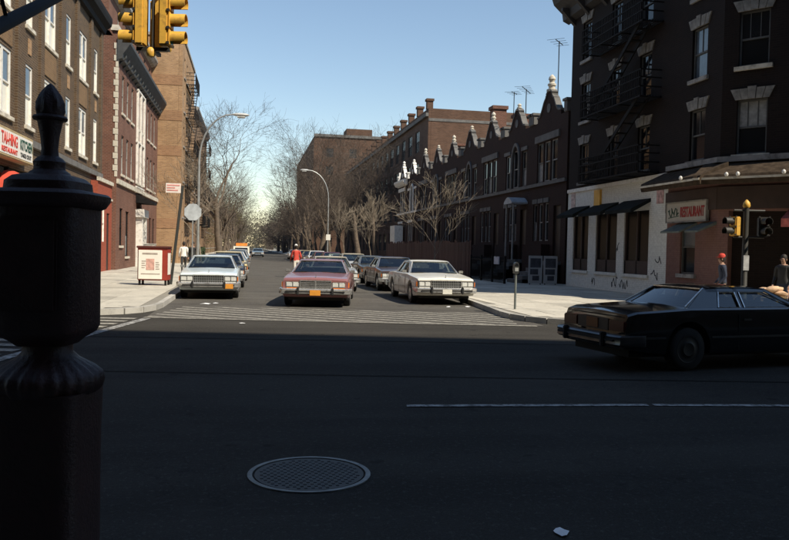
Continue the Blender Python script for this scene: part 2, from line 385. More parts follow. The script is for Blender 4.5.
mark('crosswalk_edge_line', [(-5.9, 18.02), (3.4, 18.02), (3.4, 18.22), (-5.9, 18.22)], ZEBRA, 0.011)
y = 5.2
while y < 17.6:                    # crossing over the avenue at the left
    mark('crosswalk_stripe', [(-9.6, y), (-5.98, y), (-5.98, y+0.30), (-9.6, y+0.30)], ZEBRA); y += 0.62
mark('crosswalk_edge_line', [(-5.86, 5.0), (-5.66, 5.0), (-5.66, 17.9), (-5.86, 17.9)], LANE)
for a, b in (((0.17, 8.52), (2.98, 8.87)), ((3.05, 8.88), (6.6, 9.2)), ((-9.5, 7.5), (-6.6, 7.8))):
    mark('lane_line', [(a[0], a[1]-0.05), (b[0], b[1]-0.05), (b[0], b[1]+0.06), (a[0], a[1]+0.06)], LANE)

# ------------------------------------------------------------------ facade kit
class Face:                        # local frame on a wall: u along, v up, y inward
    def __init__(s, root, ox, oy, oz, a):
        s.root, s.o, s.a = root, Vector((ox, oy, oz)), a
        s.u = Vector((math.cos(a), math.sin(a), 0)); s.n = Vector((-math.sin(a), math.cos(a), 0))   # n points inward
    def pos(s, u, v, y=0.0): return s.o + s.u*u + s.n*y + Vector((0,0,v)) - s.root.location
    def put(s, name, me, mat=None, u=0, v=0, y=0, parent=None):
        if parent is not None: return ob(name, me, mat, parent, (u, y, v), 0)
        return ob(name, me, mat, s.root, s.pos(u, v, y), s.a)
def wall_mesh(L, H, ops, depth=0.22, thick=0.3, z0=0.0):
    us = sorted({0, L} | {x for o in ops for x in (o[0], o[0]+o[2])}); vs = sorted({z0, H} | {x for o in ops for x in (o[1], o[1]+o[3])})
    m = MB()
    for i in range(len(us)-1):
        for j in range(len(vs)-1):
            cu, cv = (us[i]+us[i+1])/2, (vs[j]+vs[j+1])/2
            if any(o[0] < cu < o[0]+o[2] and o[1] < cv < o[1]+o[3] for o in ops): continue
            m.poly([(us[i],0,vs[j]),(us[i+1],0,vs[j]),(us[i+1],0,vs[j+1]),(us[i],0,vs[j+1])])
    for u, v, w_, h in ops:
        a = [(u,v),(u+w_,v),(u+w_,v+h),(u,v+h)]
        for k in range(4):
            p, q = a[k], a[(k+1)%4]; m.poly([(p[0],0,p[1]),(p[0],depth,p[1]),(q[0],depth,q[1]),(q[0],0,q[1])])
    m.poly([(0,0,z0),(0,0,H),(0,thick,H),(0,thick,z0)]); m.poly([(L,0,z0),(L,thick,z0),(L,thick,H),(L,0,H)]); m.poly([(0,0,H),(L,0,H),(L,thick,H),(0,thick,H)])
    me = bpy.data.meshes.new('wall'); me.from_pydata(m.v, [], m.f); me.update(); return me
WC = {}
def cached(key, fn, mat):
    if key not in WC:
        me = fn(); me.materials.append(mat); WC[key] = me
    return WC[key]
def win(F, u, v, w_, h, fr, up, lo, sill=None, lintel=None, dep=0.13, fw=0.06, mull=0, munt=0, key=None):
    """double-hung window with its lower left corner at (u, v)"""
    def frame():
        m = MB(); m.box(0, fw, dep-0.03, dep+0.06, 0, h); m.box(w_-fw, w_, dep-0.03, dep+0.06, 0, h)
        m.box(fw, w_-fw, dep-0.03, dep+0.06, h-fw, h); m.box(fw, w_-fw, dep-0.03, dep+0.06, 0, fw)
        m.box(fw, w_-fw, dep-0.02, dep+0.05, h/2-0.03, h/2+0.03)
        for k in range(mull): c = w_*(k+1)/(mull+1); m.box(c-fw*0.8, c+fw*0.8, dep-0.035, dep+0.06, fw, h-fw)
        for k in range(munt): c = w_*(k+1)/(munt+1); m.box(c-0.014, c+0.014, dep-0.012, dep+0.03, h/2+0.03, h-fw)
        return m.mesh('window')
    key = (round(w_,2), round(h,2), dep, fw, mull, munt)
    o = F.put('window', cached(key+(fr.name,), frame, fr), None, u, v)
    p0 = cached(key+('lo', lo.name), lambda: MB().box(fw, w_-fw, dep+0.035, dep+0.05, fw, h/2-0.03).mesh('pane'), lo)
    p1 = cached(key+('up', up.name), lambda: MB().box(fw, w_-fw, dep+0.01, dep+0.025, h/2+0.03, h-fw).mesh('pane'), up)
    ob('pane', p0, None, o); ob('pane', p1, None, o)
    if sill: ob('sill', cached((round(w_,2), 'sill', sill.name), lambda: MB().box(-0.12, w_+0.12, -0.09, dep-0.04, -0.14, -0.003).mesh('sill'), sill), None, o)
    if lintel:
        def vous():
            m = MB(); n = 5
            return None
        ob('lintel', cached((round(w_,2), round(h,2), 'lin', lintel.name), lambda: MB().slab([(-0.08, h+0.003), (w_+0.08, h+0.003), (w_+0.2, h+0.34), (-0.2, h+0.34)], -0.03, 0.06).mesh('lintel'), lintel), None, o)
    return o
def core(root, x0, x1, y0, y1, h, mat, z0=0.0):
    l = root.location
    m = MB().box(x0-l.x, x1-l.x, y0-l.y, y1-l.y, z0, h); ob('side_walls', m, mat, root)
    ob('roof', MB().box(x0-l.x+0.2, x1-l.x-0.2, y0-l.y+0.2, y1-l.y-0.2, h+0.002, h+0.05), TARROOF, root)
def cornice(F, u0, u1, v, prof, mat, name='cornice'):
    """prof: list of (out, up) from the wall outward"""
    m = MB().loft([[(u, -p[0], p[1]) for p in prof] for u in (u0, u1)]); return F.put(name, m, mat, 0, v)
def text_mesh(s, size, extrude=0.008, bold=0.0):
    c = bpy.data.curves.new('lettering', 'FONT'); c.body = s; c.size = size; c.extrude = extrude; c.align_x = 'LEFT'; c.offset = bold; c.resolution_u = 3
    o = bpy.data.objects.new('tmp', c); COL.objects.link(o)
    dg = bpy.context.evaluated_depsgraph_get(); me = bpy.data.meshes.new_from_object(o.evaluated_get(dg))
    bpy.data.objects.remove(o); bpy.data.curves.remove(c)
    me.transform(Matrix.Rotation(R(90), 4, 'X'))
    xs = [v.co.x for v in me.vertices]
    return me, (max(xs)-min(xs) if xs else 0)
def letter(parent, s, size, mat, loc, fit=None, rot=0.0, bold=0.0, name='lettering'):
    me, wd = text_mesh(s, size, bold=bold)
    if fit and wd: me.transform(Matrix.Diagonal((fit/wd, 1, 1, 1)))
    return ob(name, me, mat, parent, loc, rot)

# ------------------------------------------------------------------ left side: brown corner building with restaurant sign
A_L = R(90)
b1 = thing('apartment_building', 'brown brick three storey corner building with bright white windows and a Chinese restaurant sign', 'building', (-8.5, 20.5, 0))
F = Face(b1, -8.5, 20.5, 0, A_L)
wins = []
for sc_, wd in ((25.6, 1.0), (28.7, 1.9), (31.9, 0.95), (35.0, 1.9), (38.3, 0.95), (41.4, 1.9), (44.7, 0.95)):
    for sill_ in (6.16, 9.95): wins.append((sc_-20.5-wd/2, sill_, wd, 2.35))
shop_ops = [(6.2, 0.5, 6.2, 3.9)]
F.put('wall', wall_mesh(25.8, 14.4, wins+shop_ops), B_BROWN)
core(b1, -22, -8.8, 20.51, 46.29, 14.2, B_BROWN)
for i, (u, v, wd, h) in enumerate(wins):
    win(F, u, v, wd, h, WHITE, SKYGLASS if v > 8 or i % 3 else SHADE, SHADE, sill=CREAM, dep=0.06, fw=0.11 if wd > 1.5 else 0.09, mull=1 if wd > 1.5 else 0)
    if wd > 1.5 and v < 9:
        F.put('brick_panel', MB().box(0, wd, -0.035, 0.02, 0, 1.1), B_PANEL, u, v+h+0.14)
    elif v < 9: F.put('brick_panel', MB().box(0, 0.4, -0.03, 0.02, 0, 0.6), B_TAN, u+wd/2-0.2, v+h+0.4)
for sc_ in (26.9, 30.3, 33.4, 36.7, 39.8, 43.1, 45.9):      # brick piers between the bays
    F.put('brick_pier', MB().box(-0.26, 0.26, -0.12, 0.02, 5.7, 13.5), B_BROWN, sc_-20.5)
F.put('belt_course', MB().box(0, 25.8, -0.16, 0.02, 5.40, 5.66), SOOTSTONE)
cornice(F, 0, 25.9, 13.55, [(-0.02, 0), (0.2, 0.05), (0.25, 0.3), (0.5, 0.5), (0.55, 0.75), (0.55, 0.95), (-0.02, 1.1)], IRON)
F.put('shop_window', MB().box(6.25, 12.35, 0.16, 0.2, 0.6, 4.35), DARKGLASS)
F.put('shop_frame', MB().box(9.2, 9.32, 0.08, 0.2, 0.5, 4.4).box(11.4, 11.52, 0.08, 0.2, 0.5, 4.4).box(6.2, 12.4, 0.06, 0.2, 0.5, 0.62), IRON)
# sign box
sg = thing('shop_sign', 'long white restaurant sign board with red and green lettering above the shop front', 'sign', (-8.32, 25.2, 4.57))
ob('sign_box', MB().rbox(-0.17, 0.24, -0.6, 5.75, 0.0, 0.98, 0.03), mk('sign_surround', (0.42, 0.32, 0.17), 0.6), sg)
ob('sign_panel', MB().box(0.236, 0.25, -0.5, 5.62, 0.09, 0.88), mk('sign_white', (0.80, 0.77, 0.70), 0.4, var=0.05), sg)
RED = mk('red_paint', (0.55, 0.045, 0.025), 0.5, var=0.1); GREEN = mk('dark_green_paint', (0.02, 0.07, 0.045), 0.5, var=0.1)
letter(sg, 'TAI-HING', 0.55, RED, (0.253, 1.95, 0.42), 1.8, A_L, 0.012)
letter(sg, 'RESTAURANT', 0.24, RED, (0.253, 1.98, 0.15), 1.75, A_L, 0.006)
letter(sg, 'KITCHEN', 0.50, GREEN, (0.253, 4.05, 0.43), 1.5, A_L, 0.014)
letter(sg, 'TAKE OUT', 0.2, mk('black_letters', (0.02, 0.02, 0.02)), (0.253, 4.1, 0.17), 1.35, A_L, 0.006)
# red dome awning
aw = thing('awning', 'rounded red canvas awning under the restaurant sign', 'awning', (-8.5, 29.3, 3.05))
m = MB(); rings = []
for i in range(9):
    a = math.pi*i/8; rings.append([(0.95*math.sin(t*math.pi/2)*1.0 if False else 0.95*math.cos(t*math.pi/2), -1.05*math.cos(a)*(1.0), 0.15+1.05*math.sin(t*math.pi/2)*max(0.02, math.sin(a))**0.8) for t in [k/6 for k in range(7)]])
m.loft(rings, closed=False, cap0=False, cap1=False)
ob('canopy', m.mesh('canopy', 40), mk('red_canvas', (0.50, 0.06, 0.03), 0.8, var=0.12), aw)
ob('valance', MB().box(0.93, 0.96, -1.05, 1.05, -0.15, 0.16), MATS['red_canvas'], aw)

# ------------------------------------------------------------------ left side: red brick building with white quoins
b2 = thing('brick_building', 'red brick building with white corner quoins, dark bracketed cornice and white framed bay', 'building', (-7.9, 48, 0))
F = Face(b2, -7.9, 48.02, 0, A_L)
ops = []
for u in (1.6, 3.5, 5.4, 13.4, 15.4, 17.4):
    ops += [(u, 9.75, 0.95, 2.3), (u, 6.0, 0.95, 2.4)]
for u in (8.1, 9.7): ops += [(u, 9.75, 1.0, 2.3), (u, 6.0, 1.0, 2.4)]
gops = [(1.3, 1.6, 1.1, 2.3), (3.6, 0.9, 1.3, 2.9), (12.8, 1.2, 1.1, 2.6), (15.2, 1.2, 1.1, 2.6), (17.4, 1.2, 1.1, 2.6)]
F.put('wall', wall_mesh(20, 14.3, ops+gops), B_RED)
core(b2, -22, -8.2, 48.02, 68.0, 14.0, B_RED)
for i, (u, v, wd, h) in enumerate(ops+gops):
    win(F, u, v, wd, h, GREYSTONE if 7 < u < 12 else MATS['black_iron'] if v < 4 else GREYSTONE, DARKGLASS, CURTAIN if i % 4 == 1 else DARKGLASS, sill=CREAM, dep=0.1)
for u in (7.62, 9.25, 10.95):                                # white two-storey pilasters of the bay
    F.put('bay_pilaster', MB().box(0.08, 0.24, -0.16, 0.02, 5.9, 12.4), WHITE, u)
for v in (5.62, 8.75, 12.3): F.put('bay_rail', MB().box(7.6, 11.3, -0.13, 0.015, 0, 0.12), WHITE, 0, v)
F.put('belt_course', MB().box(0, 20, -0.13, 0.02, 5.3, 5.58), CREAM)
cornice(F, -0.1, 20, 12.6, [(-0.02, 0), (0.25, 0.1), (0.3, 0.35), (0.55, 0.7), (0.7, 0.95), (0.7, 1.15), (-0.02, 1.3)], mk('slate_cornice', (0.05, 0.052, 0.052), 0.7))
for k in range(16): F.put('cornice_bracket', cached('brk', lambda: MB().slabx([(0,0),(-0.4,0.4),(-0.4,0.55),(0,0.55)], -0.09, 0.09).mesh('cornice_bracket'), MATS['slate_cornice']), None, 0.6+k*1.25, 12.45, 0.0)
qa = cached('qa', lambda: MB().box(-0.03, 0.20, -0.03, 0.22, 0, 0.33).mesh('quoin'), CREAM)
qb = cached('qb', lambda: MB().box(-0.025, 0.12, -0.025, 0.12, 0, 0.33).mesh('quoin'), CREAM)
for k in range(22): F.put('quoin', qa if k % 2 else qb, None, 0, 5.7+k*0.36)
F.put('coping', MB().box(-0.12, 20, -0.05, 0.4, 14.3, 14.62), CREAM)
# set back top storey
F2 = Face(b2, -8.45, 48.02, 0, A_L)
F2.put('upper_wall', wall_mesh(20, 17.0, [(u, 14.9, 0.9, 1.4) for u in (3, 6, 9, 12, 15, 18)], z0=14.3), B_RED)
for u in (3, 6, 9, 12, 15, 18): win(F2, u, 14.9, 0.9, 1.4, GREYSTONE, DARKGLASS, DARKGLASS, dep=0.1)
l = b2.location; ob('upper_side_walls', MB().box(-22-l.x, -8.75-l.x, 0.02, 20, 14.06, 16.9), B_RED, b2)
cornice(F2, 0, 20, 16.6, [(-0.02, 0), (0.25, 0.1), (0.5, 0.4), (0.5, 0.6), (-0.02, 0.7)], GREYSTONE, 'upper_cornice')
# doorway and lamp
F.put('door_surround', MB().box(8.1, 8.5, -0.45, 0.02, 0, 3.6).box(10.0, 10.4, -0.45, 0.02, 0, 3.6).box(7.9, 10.6, -0.55, 0.02, 3.6, 4.15), WHITE)
F.put('door', MB().box(8.5, 10.0, -0.06, 0.0, 0.1, 3.5), mk('dark_door', (0.03, 0.022, 0.018), 0.5))
F.put('door_hood', MB().slabx([(0.0, 5.2), (-1.1, 4.75), (-1.1, 4.55), (0.0, 4.6)], 7.9, 10.6), IRON)
# red storefront
sf = Face(b2, -8.12, 43.6, 0, A_L)
sfo = [(0.5, 1.8, 0.55, 2.1), (1.35, 1.8, 0.6, 2.1), (2.7, 0.15, 0.95, 3.3)]
sf.put('storefront', wall_mesh(4.3, 5.1, sfo, thick=0.36, depth=0.1), B_REDPAINT)
for u, v, wd, h in sfo[:2]: win(sf, u, v, wd, h, WHITE, SHADE, SHADE, dep=0.04)
sf.put('shop_door', MB().box(2.7, 3.65, 0.06, 0.1, 0.15, 3.45), MATS['dark_door'])
sf.put('storefront_band', MB().box(-0.03, 4.3, -0.1, 0.05, 5.1, 5.3).box(-0.03, 4.3, -0.06, 0.05, 4.2, 4.32), CREAM)

# ------------------------------------------------------------------ left side: tan apartment block projecting to the pavement
b3 = thing('apartment_block', 'tall tan brick apartment block with rust coloured bands and blank end wall', 'building', (-6, 68.1, 0))
F = Face(b3, -9.5, 68.1, 0, 0.0)
F.put('end_wall', wall_mesh(3.24, 19.4, []), B_TAN)
core(b3, -22, -6.3, 68.45, 82, 19.2, B_TAN)
for v in (3.1, 6.2, 9.3, 12.3, 15.3): F.put('brick_band', MB().box(0, 3.58, -0.025, 0.02, v, v+0.85), B_TANBAND)
F.put('coping', MB().box(-0.02, 3.65, -0.1, 0.35, 19.4, 19.65), GREYSTONE)
F = Face(b3, -5.95, 68.1, 0, A_L)
ops = [(u, v, 1.0, 1.7) for u in (1.8, 4.4, 7.4, 10.2, 12.2) for v in (1.2, 4.2, 7.3, 10.4, 13.4, 16.4)]
F.put('wall', wall_mesh(13.9, 19.4, ops), B_TAN)
for i, (u, v, wd, h) in enumerate(ops): win(F, u, v, wd, h, GREYSTONE, DARKGLASS, (CURTAIN, DARKGLASS, DARKGLASS)[i % 3], sill=GREYSTONE, dep=0.1)
F.put('coping', MB().box(-0.05, 13.95, -0.1, 0.35, 19.41, 19.66), GREYSTONE)
def fire_escape(F, u0, u1, vs, out=0.85, mat=IRON):
    for k, v in enumerate(vs):
        m = MB().box(u0, u1, -out, -out+0.05, v-0.06, v).box(u0, u1, -0.07, -0.02, v-0.06, v)
        for i in range(int(out/0.11)): m.box(u0, u1, -out+0.08+i*0.11, -out+0.12+i*0.11, v-0.03, v)
        for i in range(4): x = u0+(u1-u0-0.06)*i/3; m.box(x, x+0.06, -out, -0.02, v-0.08, v-0.035)
        for z in (0.35, 0.7, 1.0):
            m.box(u0, u1, -out, -out+0.04, v+z-0.025, v+z+0.025); m.box(u0, u0+0.04, -out, -0.02, v+z-0.025, v+z+0.025); m.box(u1-0.04, u1, -out, -0.02, v+z-0.025, v+z+0.025)
        n = int((u1-u0)/0.14)
        for i in range(n+1): x = u0+(u1-u0-0.03)*i/n; m.box(x, x+0.025, -out, -out+0.03, v, v+1.0)
        o = F.put('fire_escape_landing', m, mat)
        if k+1 < len(vs):
            s = MB(); up = vs[k+1]
            for y in (-out+0.15, -out+0.6): s.bar((u0+0.5, y, v), (u1-0.5, y, up), 0.05, 0.16)
            for i in range(9): t = (i+0.5)/9; x = u0+0.5+(u1-u0-1.0)*t; s.box(x-0.1, x+0.1, -out+0.15, -out+0.6, v+(up-v)*t-0.015, v+(up-v)*t+0.015)
            F.put('fire_escape_stair', s, mat)
fire_escape(F, 3.6, 9.0, (4.0, 7.1, 10.2, 13.2, 16.2))
# further left blocks
def block(name, label, x, y0, y1, h, mat, side, depth=14, cols=3.2, floors=3.1, trim=GREYSTONE, z0=1.2, wh=1.7, ww=1.05, end_ops=False):
    b = thing(name, label, 'building', (x, y0, 0)); L = y1-y0
    F = Face(b, x, y0, 0, A_L) if side < 0 else Face(b, x, y1, 0, R(-90))
    ops = []; n = max(1, int((L-1)/cols)); fl = max(1, int((h-1.2)/floors))
    for i in range(n):
        for j in range(fl): ops.append(((L-(n-1)*cols)/2+i*cols-ww/2, z0+j*floors, ww, wh))
    F.put('wall', wall_mesh(L, h, ops), mat)
    if side < 0: core(b, x-depth, x-0.3, y0+0.01, y1-0.01, h-0.2, mat)
    else: core(b, x+0.3, x+depth, y0+0.01, y1-0.01, h-0.2, mat)
    for i, (u, v, wd, hh) in enumerate(ops): win(F, u, v, wd, hh, trim, DARKGLASS, (DARKGLASS, CURTAIN, DARKGLASS)[(i*7) % 3], sill=trim, dep=0.1)
    cornice(F, 0, L, h-0.6, [(-0.02, 0), (0.2, 0.1), (0.45, 0.45), (0.45, 0.62), (-0.02, 0.7)], trim)
    return b, F
b4, F = block('apartment_block', 'brown brick walk-up apartment block beyond the tan block with fire escapes', -6.1, 84.5, 108, 16.4, B_OLD, -1)
fire_escape(F, 4, 9, (4.1, 7.2, 10.3, 13.4)); fire_escape(F, 14, 19, (4.1, 7.2, 10.3, 13.4))
block('apartment_block', 'low red brick house row beyond the brown walk-up on the left', -9.5, 112, 140, 9.5, B_RED, -1)
block('apartment_block', 'distant tan apartment house on the left behind the big bare tree', -8.5, 144, 190, 13.0, B_OLD, -1)
block('apartment_block', 'farthest brown house on the left side of the street', -9, 196, 250, 11.0, B_SCHOOL, -1)

# ------------------------------------------------------------------ right corner building (restaurant)
A_R = R(-90); CX, CY = 15.5, 23.5
cb = thing('corner_building', 'dark brick corner building over a white painted ground floor with fire escape and chamfered corner', 'building', (15.5, 23.5, 0))
F = Face(cb, CX, 36.0, 0, A_R)
ww = 0.95
up = [(36-s-ww/2, v, ww, 1.8) for s in (34.3, 31.3, 28.7, 24.9) for v in (5.15, 8.05, 10.95)]
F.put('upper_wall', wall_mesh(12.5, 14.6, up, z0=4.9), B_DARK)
for i, (u, v, wd, h) in enumerate(up):
    win(F, u, v, wd, h, mk('sooty_frame', (0.09, 0.09, 0.085), 0.7), SKYGLASS if u > 10 and v > 7 else DARKGLASS, SKYGLASS if u > 10 and v > 7 else DARKGLASS, sill=GREYSTONE if i % 3 else SOOTSTONE, dep=0.12, munt=1)
vo = {}
def voussoirs(F, u, v, wd, lit=-1):
    """five splayed stones over a window head"""
    b0, b1, h = -0.06, wd+0.06, 0.36
    for k in range(5):
        t0, t1 = k/5, (k+1)/5; sp = 0.16
        xb0, xb1 = b0+(b1-b0)*t0+0.006, b0+(b1-b0)*t1-0.006; xt0, xt1 = b0-sp+(b1-b0+2*sp)*t0+0.006, b0-sp+(b1-b0+2*sp)*t1-0.006
        key = ('vous', k, round(wd, 2))
        me = cached(key, lambda: MB().slab([(xb0, 0.004), (xb1, 0.004), (xt1, h+(0.05 if k == 2 else 0)), (xt0, h+(0.05 if k == 2 else 0))], -0.05-(0.05 if k == 2 else 0.015*(k % 2)), 0.05).mesh('keystone' if k == 2 else 'voussoir'), mk('soiled_limestone', (0.22, 0.205, 0.18), 0.85, var=0.4, vscale=5))
        F.put('keystone' if k == 2 else 'voussoir', me, None, u, v)
for u, v, wd, h in up: voussoirs(F, u, v+h, wd)
low = [(36-35.3, 0.95, 1.7, 2.6), (36-32.8, 0.95, 2.05, 2.6), (36-30.1, 0.95, 2.05, 2.6)]
F.put('white_wall', wall_mesh(9.3, 4.9, low), B_WHITE)
for u, v, wd, h in low:
    F.put('window', MB().box(u, u+wd, 0.12, 0.16, v, v+h), mk('shop_glass', (0.012, 0.011, 0.010), 0.25, spec=0.15))
    fr = F.put('window_frame', MB().box(u, u+0.1, 0.05, 0.14, v, v+h).box(u+wd-0.1, u+wd, 0.05, 0.14, v, v+h).box(u+wd/2-0.05, u+wd/2+0.05, 0.05, 0.14, v, v+h).box(u, u+wd, 0.05, 0.14, v, v+0.55), mk('brown_frame', (0.05, 0.03, 0.022), 0.6))
    a = F.put('window_awning', MB().slabx([(0.0, 0.5), (-0.85, 0.06), (-0.85, -0.08), (-0.8, -0.08), (0.0, 0.36)], u-0.1, u+wd+0.1), mk('awning_green', (0.018, 0.021, 0.020), 0.9, spec=0.08), 0, v+h-0.05)
    F.put('window_sill', MB().box(u-0.08, u+wd+0.08, -0.08, 0.1, v-0.12, v-0.003), B_WHITE)
F.put('base_trim', MB().box(0, 9.3, -0.07, 0.02, 4.72, 4.88), WHITE)
GRAF = mk('graffiti_paint', (0.03, 0.03, 0.035), 0.7)
rnd = random.Random(4)
m = MB()
def scrawl(m, u, v, s, n):
    x, z = u, v; pts = [(x, -0.004, z)]
    for k in range(n):
        x += s*rnd.uniform(-0.05, 0.32); z = v+s*rnd.uniform(-0.55, 0.55); pts.append((x, -0.004, z))
    for a, b in zip(pts, pts[1:]): m.bar(a, b, 0.008, 0.04)
for u, v, s, n in ((4.9, 0.55, 0.5, 9), (5.6, 0.5, 0.45, 9), (8.2, 1.0, 0.45, 8), (8.5, 1.6, 0.4, 7), (5.25, 2.0, 0.5, 6), (2.9, 0.45, 0.4, 6)): scrawl(m, u, v, s, n)
F.put('graffiti', m, GRAF)
F.put('wall_poster', MB().box(0.4, 0.85, -0.02, 0.01, 3.9, 4.7), mk('poster_pale', (0.55, 0.42, 0.38), 0.6, var=0.5, vscale=6))
F.put('wall_poster', MB().box(8.5, 9.0, -0.02, 0.01, 3.75, 4.55), mk('poster_red', (0.50, 0.30, 0.27), 0.6, var=0.6, vscale=5))
F.put('yellow_panel', MB().box(3.1, 3.7, -0.1, 0.01, 3.75, 4.65), mk('yellow_panel', (0.75, 0.42, 0.06), 0.5, var=0.2))
fire_escape(F, 3.1, 8.6, (5.0, 7.9, 10.8), 0.9)
# pink stretch and chamfer
pk = [(10.35, 1.1, 0.85, 1.95)]
F3 = Face(cb, CX, 26.7, 0, A_R)
F3.put('pink_wall', wall_mesh(3.2, 4.9, [(0.95, 1.1, 0.95, 1.95)]), B_PINK)
win(F3, 0.95, 1.1, 0.95, 1.95, MATS['sooty_frame'], SKYGLASS, DARKGLASS, sill=GREYSTONE, dep=0.1)
for u, wd in ((0.75, 1.25), (2.35, 0.8)): F3.put('small_awning', MB().slabx([(0.0, 0.32), (-0.7, 0.0), (-0.7, -0.06), (0.0, 0.22)], u, u+wd), mk('pale_awning', (0.15, 0.17, 0.155), 0.9, spec=0.1), 0, 2.62)
A_C = R(-52); FC = Face(cb, CX, CY, 0, A_C)
FC.put('corner_wall', wall_mesh(4.2, 14.6, [(0.5, 8.05, 0.95, 1.8), (0.5, 5.15, 0.95, 1.8), (0.5, 10.95, 0.95, 1.8), (2.6, 8.05, 0.95, 1.8), (2.6, 5.15, 0.95, 1.8), (2.6, 10.95, 0.95, 1.8)], z0=4.9), B_DARK)
for u in (0.5, 2.6):
    for v in (5.15, 8.05, 10.95):
        win(FC, u, v, 0.95, 1.8, MATS['sooty_frame'], CURTAIN if v < 6 else DARKGLASS, DARKGLASS, sill=CREAM, dep=0.12, munt=2); voussoirs(FC, u, v+1.8, 0.95)
FC.put('corner_base_wall', wall_mesh(4.2, 4.9, [(0.35, 0.1, 3.3, 3.2)], depth=1.2), B_PINK)
FC.put('doorway', MB().box(0.36, 3.64, 1.1, 1.16, 0.1, 3.3), DARKIN)
FC.put('door_post', MB().box(1.9, 2.02, 0.9, 1.05, 0.1, 3.3).box(0.36, 3.64, 0.9, 1.05, 2.3, 2.4), IRON)
FA = Face(cb, CX+4.2*math.cos(A_C), CY+4.2*math.sin(A_C), 0, AV)
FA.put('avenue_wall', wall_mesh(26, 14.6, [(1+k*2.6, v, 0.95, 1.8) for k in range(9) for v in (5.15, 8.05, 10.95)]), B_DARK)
for k in range(9):
    for v in (5.15, 8.05, 10.95): win(FA, 1+k*2.6, v, 0.95, 1.8, MATS['sooty_frame'], DARKGLASS, CURTAIN, sill=GREYSTONE, dep=0.12)
l = cb.location
Bp = FC.pos(4.2, 0) + l; Cp = Bp + FA.u*26
def rel(*ps): return [(p[0]-l.x, p[1]-l.y) for p in ps]
ob('side_walls', MB().prism(rel((15.8, 35.98), (15.8, 23.7), (Bp.x+0.25, Bp.y+1.5), (Bp.x+1.7, Bp.y+0.35), (Cp.x, Cp.y+0.4), (Cp.x+2, 35.98)), 0, 14.3), B_DARK, cb)
pr = [(-0.02, 0), (0.3, 0.15), (0.35, 0.5), (0.8, 0.9), (0.95, 1.3), (0.95, 1.5), (-0.02, 1.7)]
DKC = mk('dark_cornice', (0.045, 0.040, 0.036), 0.7)
cornice(F, -0.6, 12.7, 13.2, pr, DKC); cornice(FC, -0.2, 4.3, 13.19, pr, DKC); cornice(FA, -0.1, 26, 13.18, pr, DKC)
for k in range(8): F.put('cornice_bracket', cached('cbrk', lambda: MB().slabx([(0,0),(-0.7,0.7),(-0.7,0.85),(0,0.85)], -0.1, 0.1).mesh('cornice_bracket'), DKC), None, 0.2+k*1.7, 12.9)
for Fx, a, b in ((F3, 0.0, 3.25), (FC, -0.05, 4.25), (FA, -0.05, 14)):   # stone band and pent roof over the shop corner
    Fx.put('stone_band', MB().box(a, b, -0.14, 0.03, 4.92, 5.1), GREYSTONE)
    Fx.put('pent_roof', MB().slabx([(0.0, 4.9), (-1.0, 4.42), (-1.05, 4.3), (-1.0, 4.12), (-0.9, 4.12), (0.0, 4.5)], a-(0.2 if Fx is F3 else 0.45), b+(0.45 if Fx is F3 else 0.5)), mk('pent_roof', (0.055, 0.040, 0.028), 0.9, var=0.45, vscale=5, spec=0.08))
    Fx.put('roof_edge', MB().box(a-(0.2 if Fx is F3 else 0.45), b+(0.45 if Fx is F3 else 0.5), -1.075, -1.052, 4.26, 4.33), CREAM)
    Fx.put('shop_fascia', MB().box(a, b, -0.1, 0.02, 3.35, 4.1), mk('fascia_brown', (0.045, 0.026, 0.02), 0.6))
FC.put('striped_awning', MB().slabx([(0.0, 3.32), (-0.85, 2.98), (-0.85, 2.72), (0.0, 3.1)], 2.2, 4.2), mk('awning_pinkred', (0.55, 0.14, 0.11), 0.8, var=0.35, vscale=7))
bulb = MB().lathe([(0.0,-0.07),(0.05,-0.05),(0.065,0.0),(0.05,0.045),(0.02,0.07),(0.0,0.08)], 10).mesh('flood_lamp', 40); bulb.materials.append(mk('lamp_white', (0.6,0.58,0.54), 0.3))
for Fx, us in ((F3, (2.7,)), (FC, (0.6, 0.95, 2.3, 2.65))):
    for u in us: Fx.put('flood_lamp', bulb, None, u, 4.4, -1.12)
sgn = thing('shop_sign', 'flat white sign with dark script and red restaurant lettering on the pink wall', 'sign', tuple(F3.pos(0.2, 3.0, -0.12)+l), A_R)
ob('sign_panel', MB().rbox(0, 2.55, -0.04, 0.08, 0, 0.68, 0.015), mk('sign_offwhite', (0.45, 0.42, 0.36), 0.5, var=0.08), sgn)
ob('sign_frame', MB().box(-0.03, 2.58, -0.06, 0.06, -0.04, 0.0).box(-0.03, 2.58, -0.06, 0.06, 0.68, 0.72).box(-0.03, 0, -0.06, 0.06, 0, 0.68).box(2.55, 2.58, -0.06, 0.06, 0, 0.68), GREYSTONE, sgn)
letter(sgn, 'RESTAURANT', 0.5, mk('sign_red', (0.32, 0.03, 0.025), 0.5), (0.95, -0.05, 0.16), 1.5, 0, 0.014)
m = MB(); pts = [(0.14+0.045*k+0.05*math.sin(k*1.7), -0.045, 0.33+0.14*math.sin(k*1.25)+0.05*math.cos(k*2.2)) for k in range(16)]
m.tube(pts, 0.022, 5); m.bar((0.16, -0.045, 0.14), (0.85, -0.045, 0.2), 0.01, 0.03); ob('script_lettering', m, GREEN, sgn)
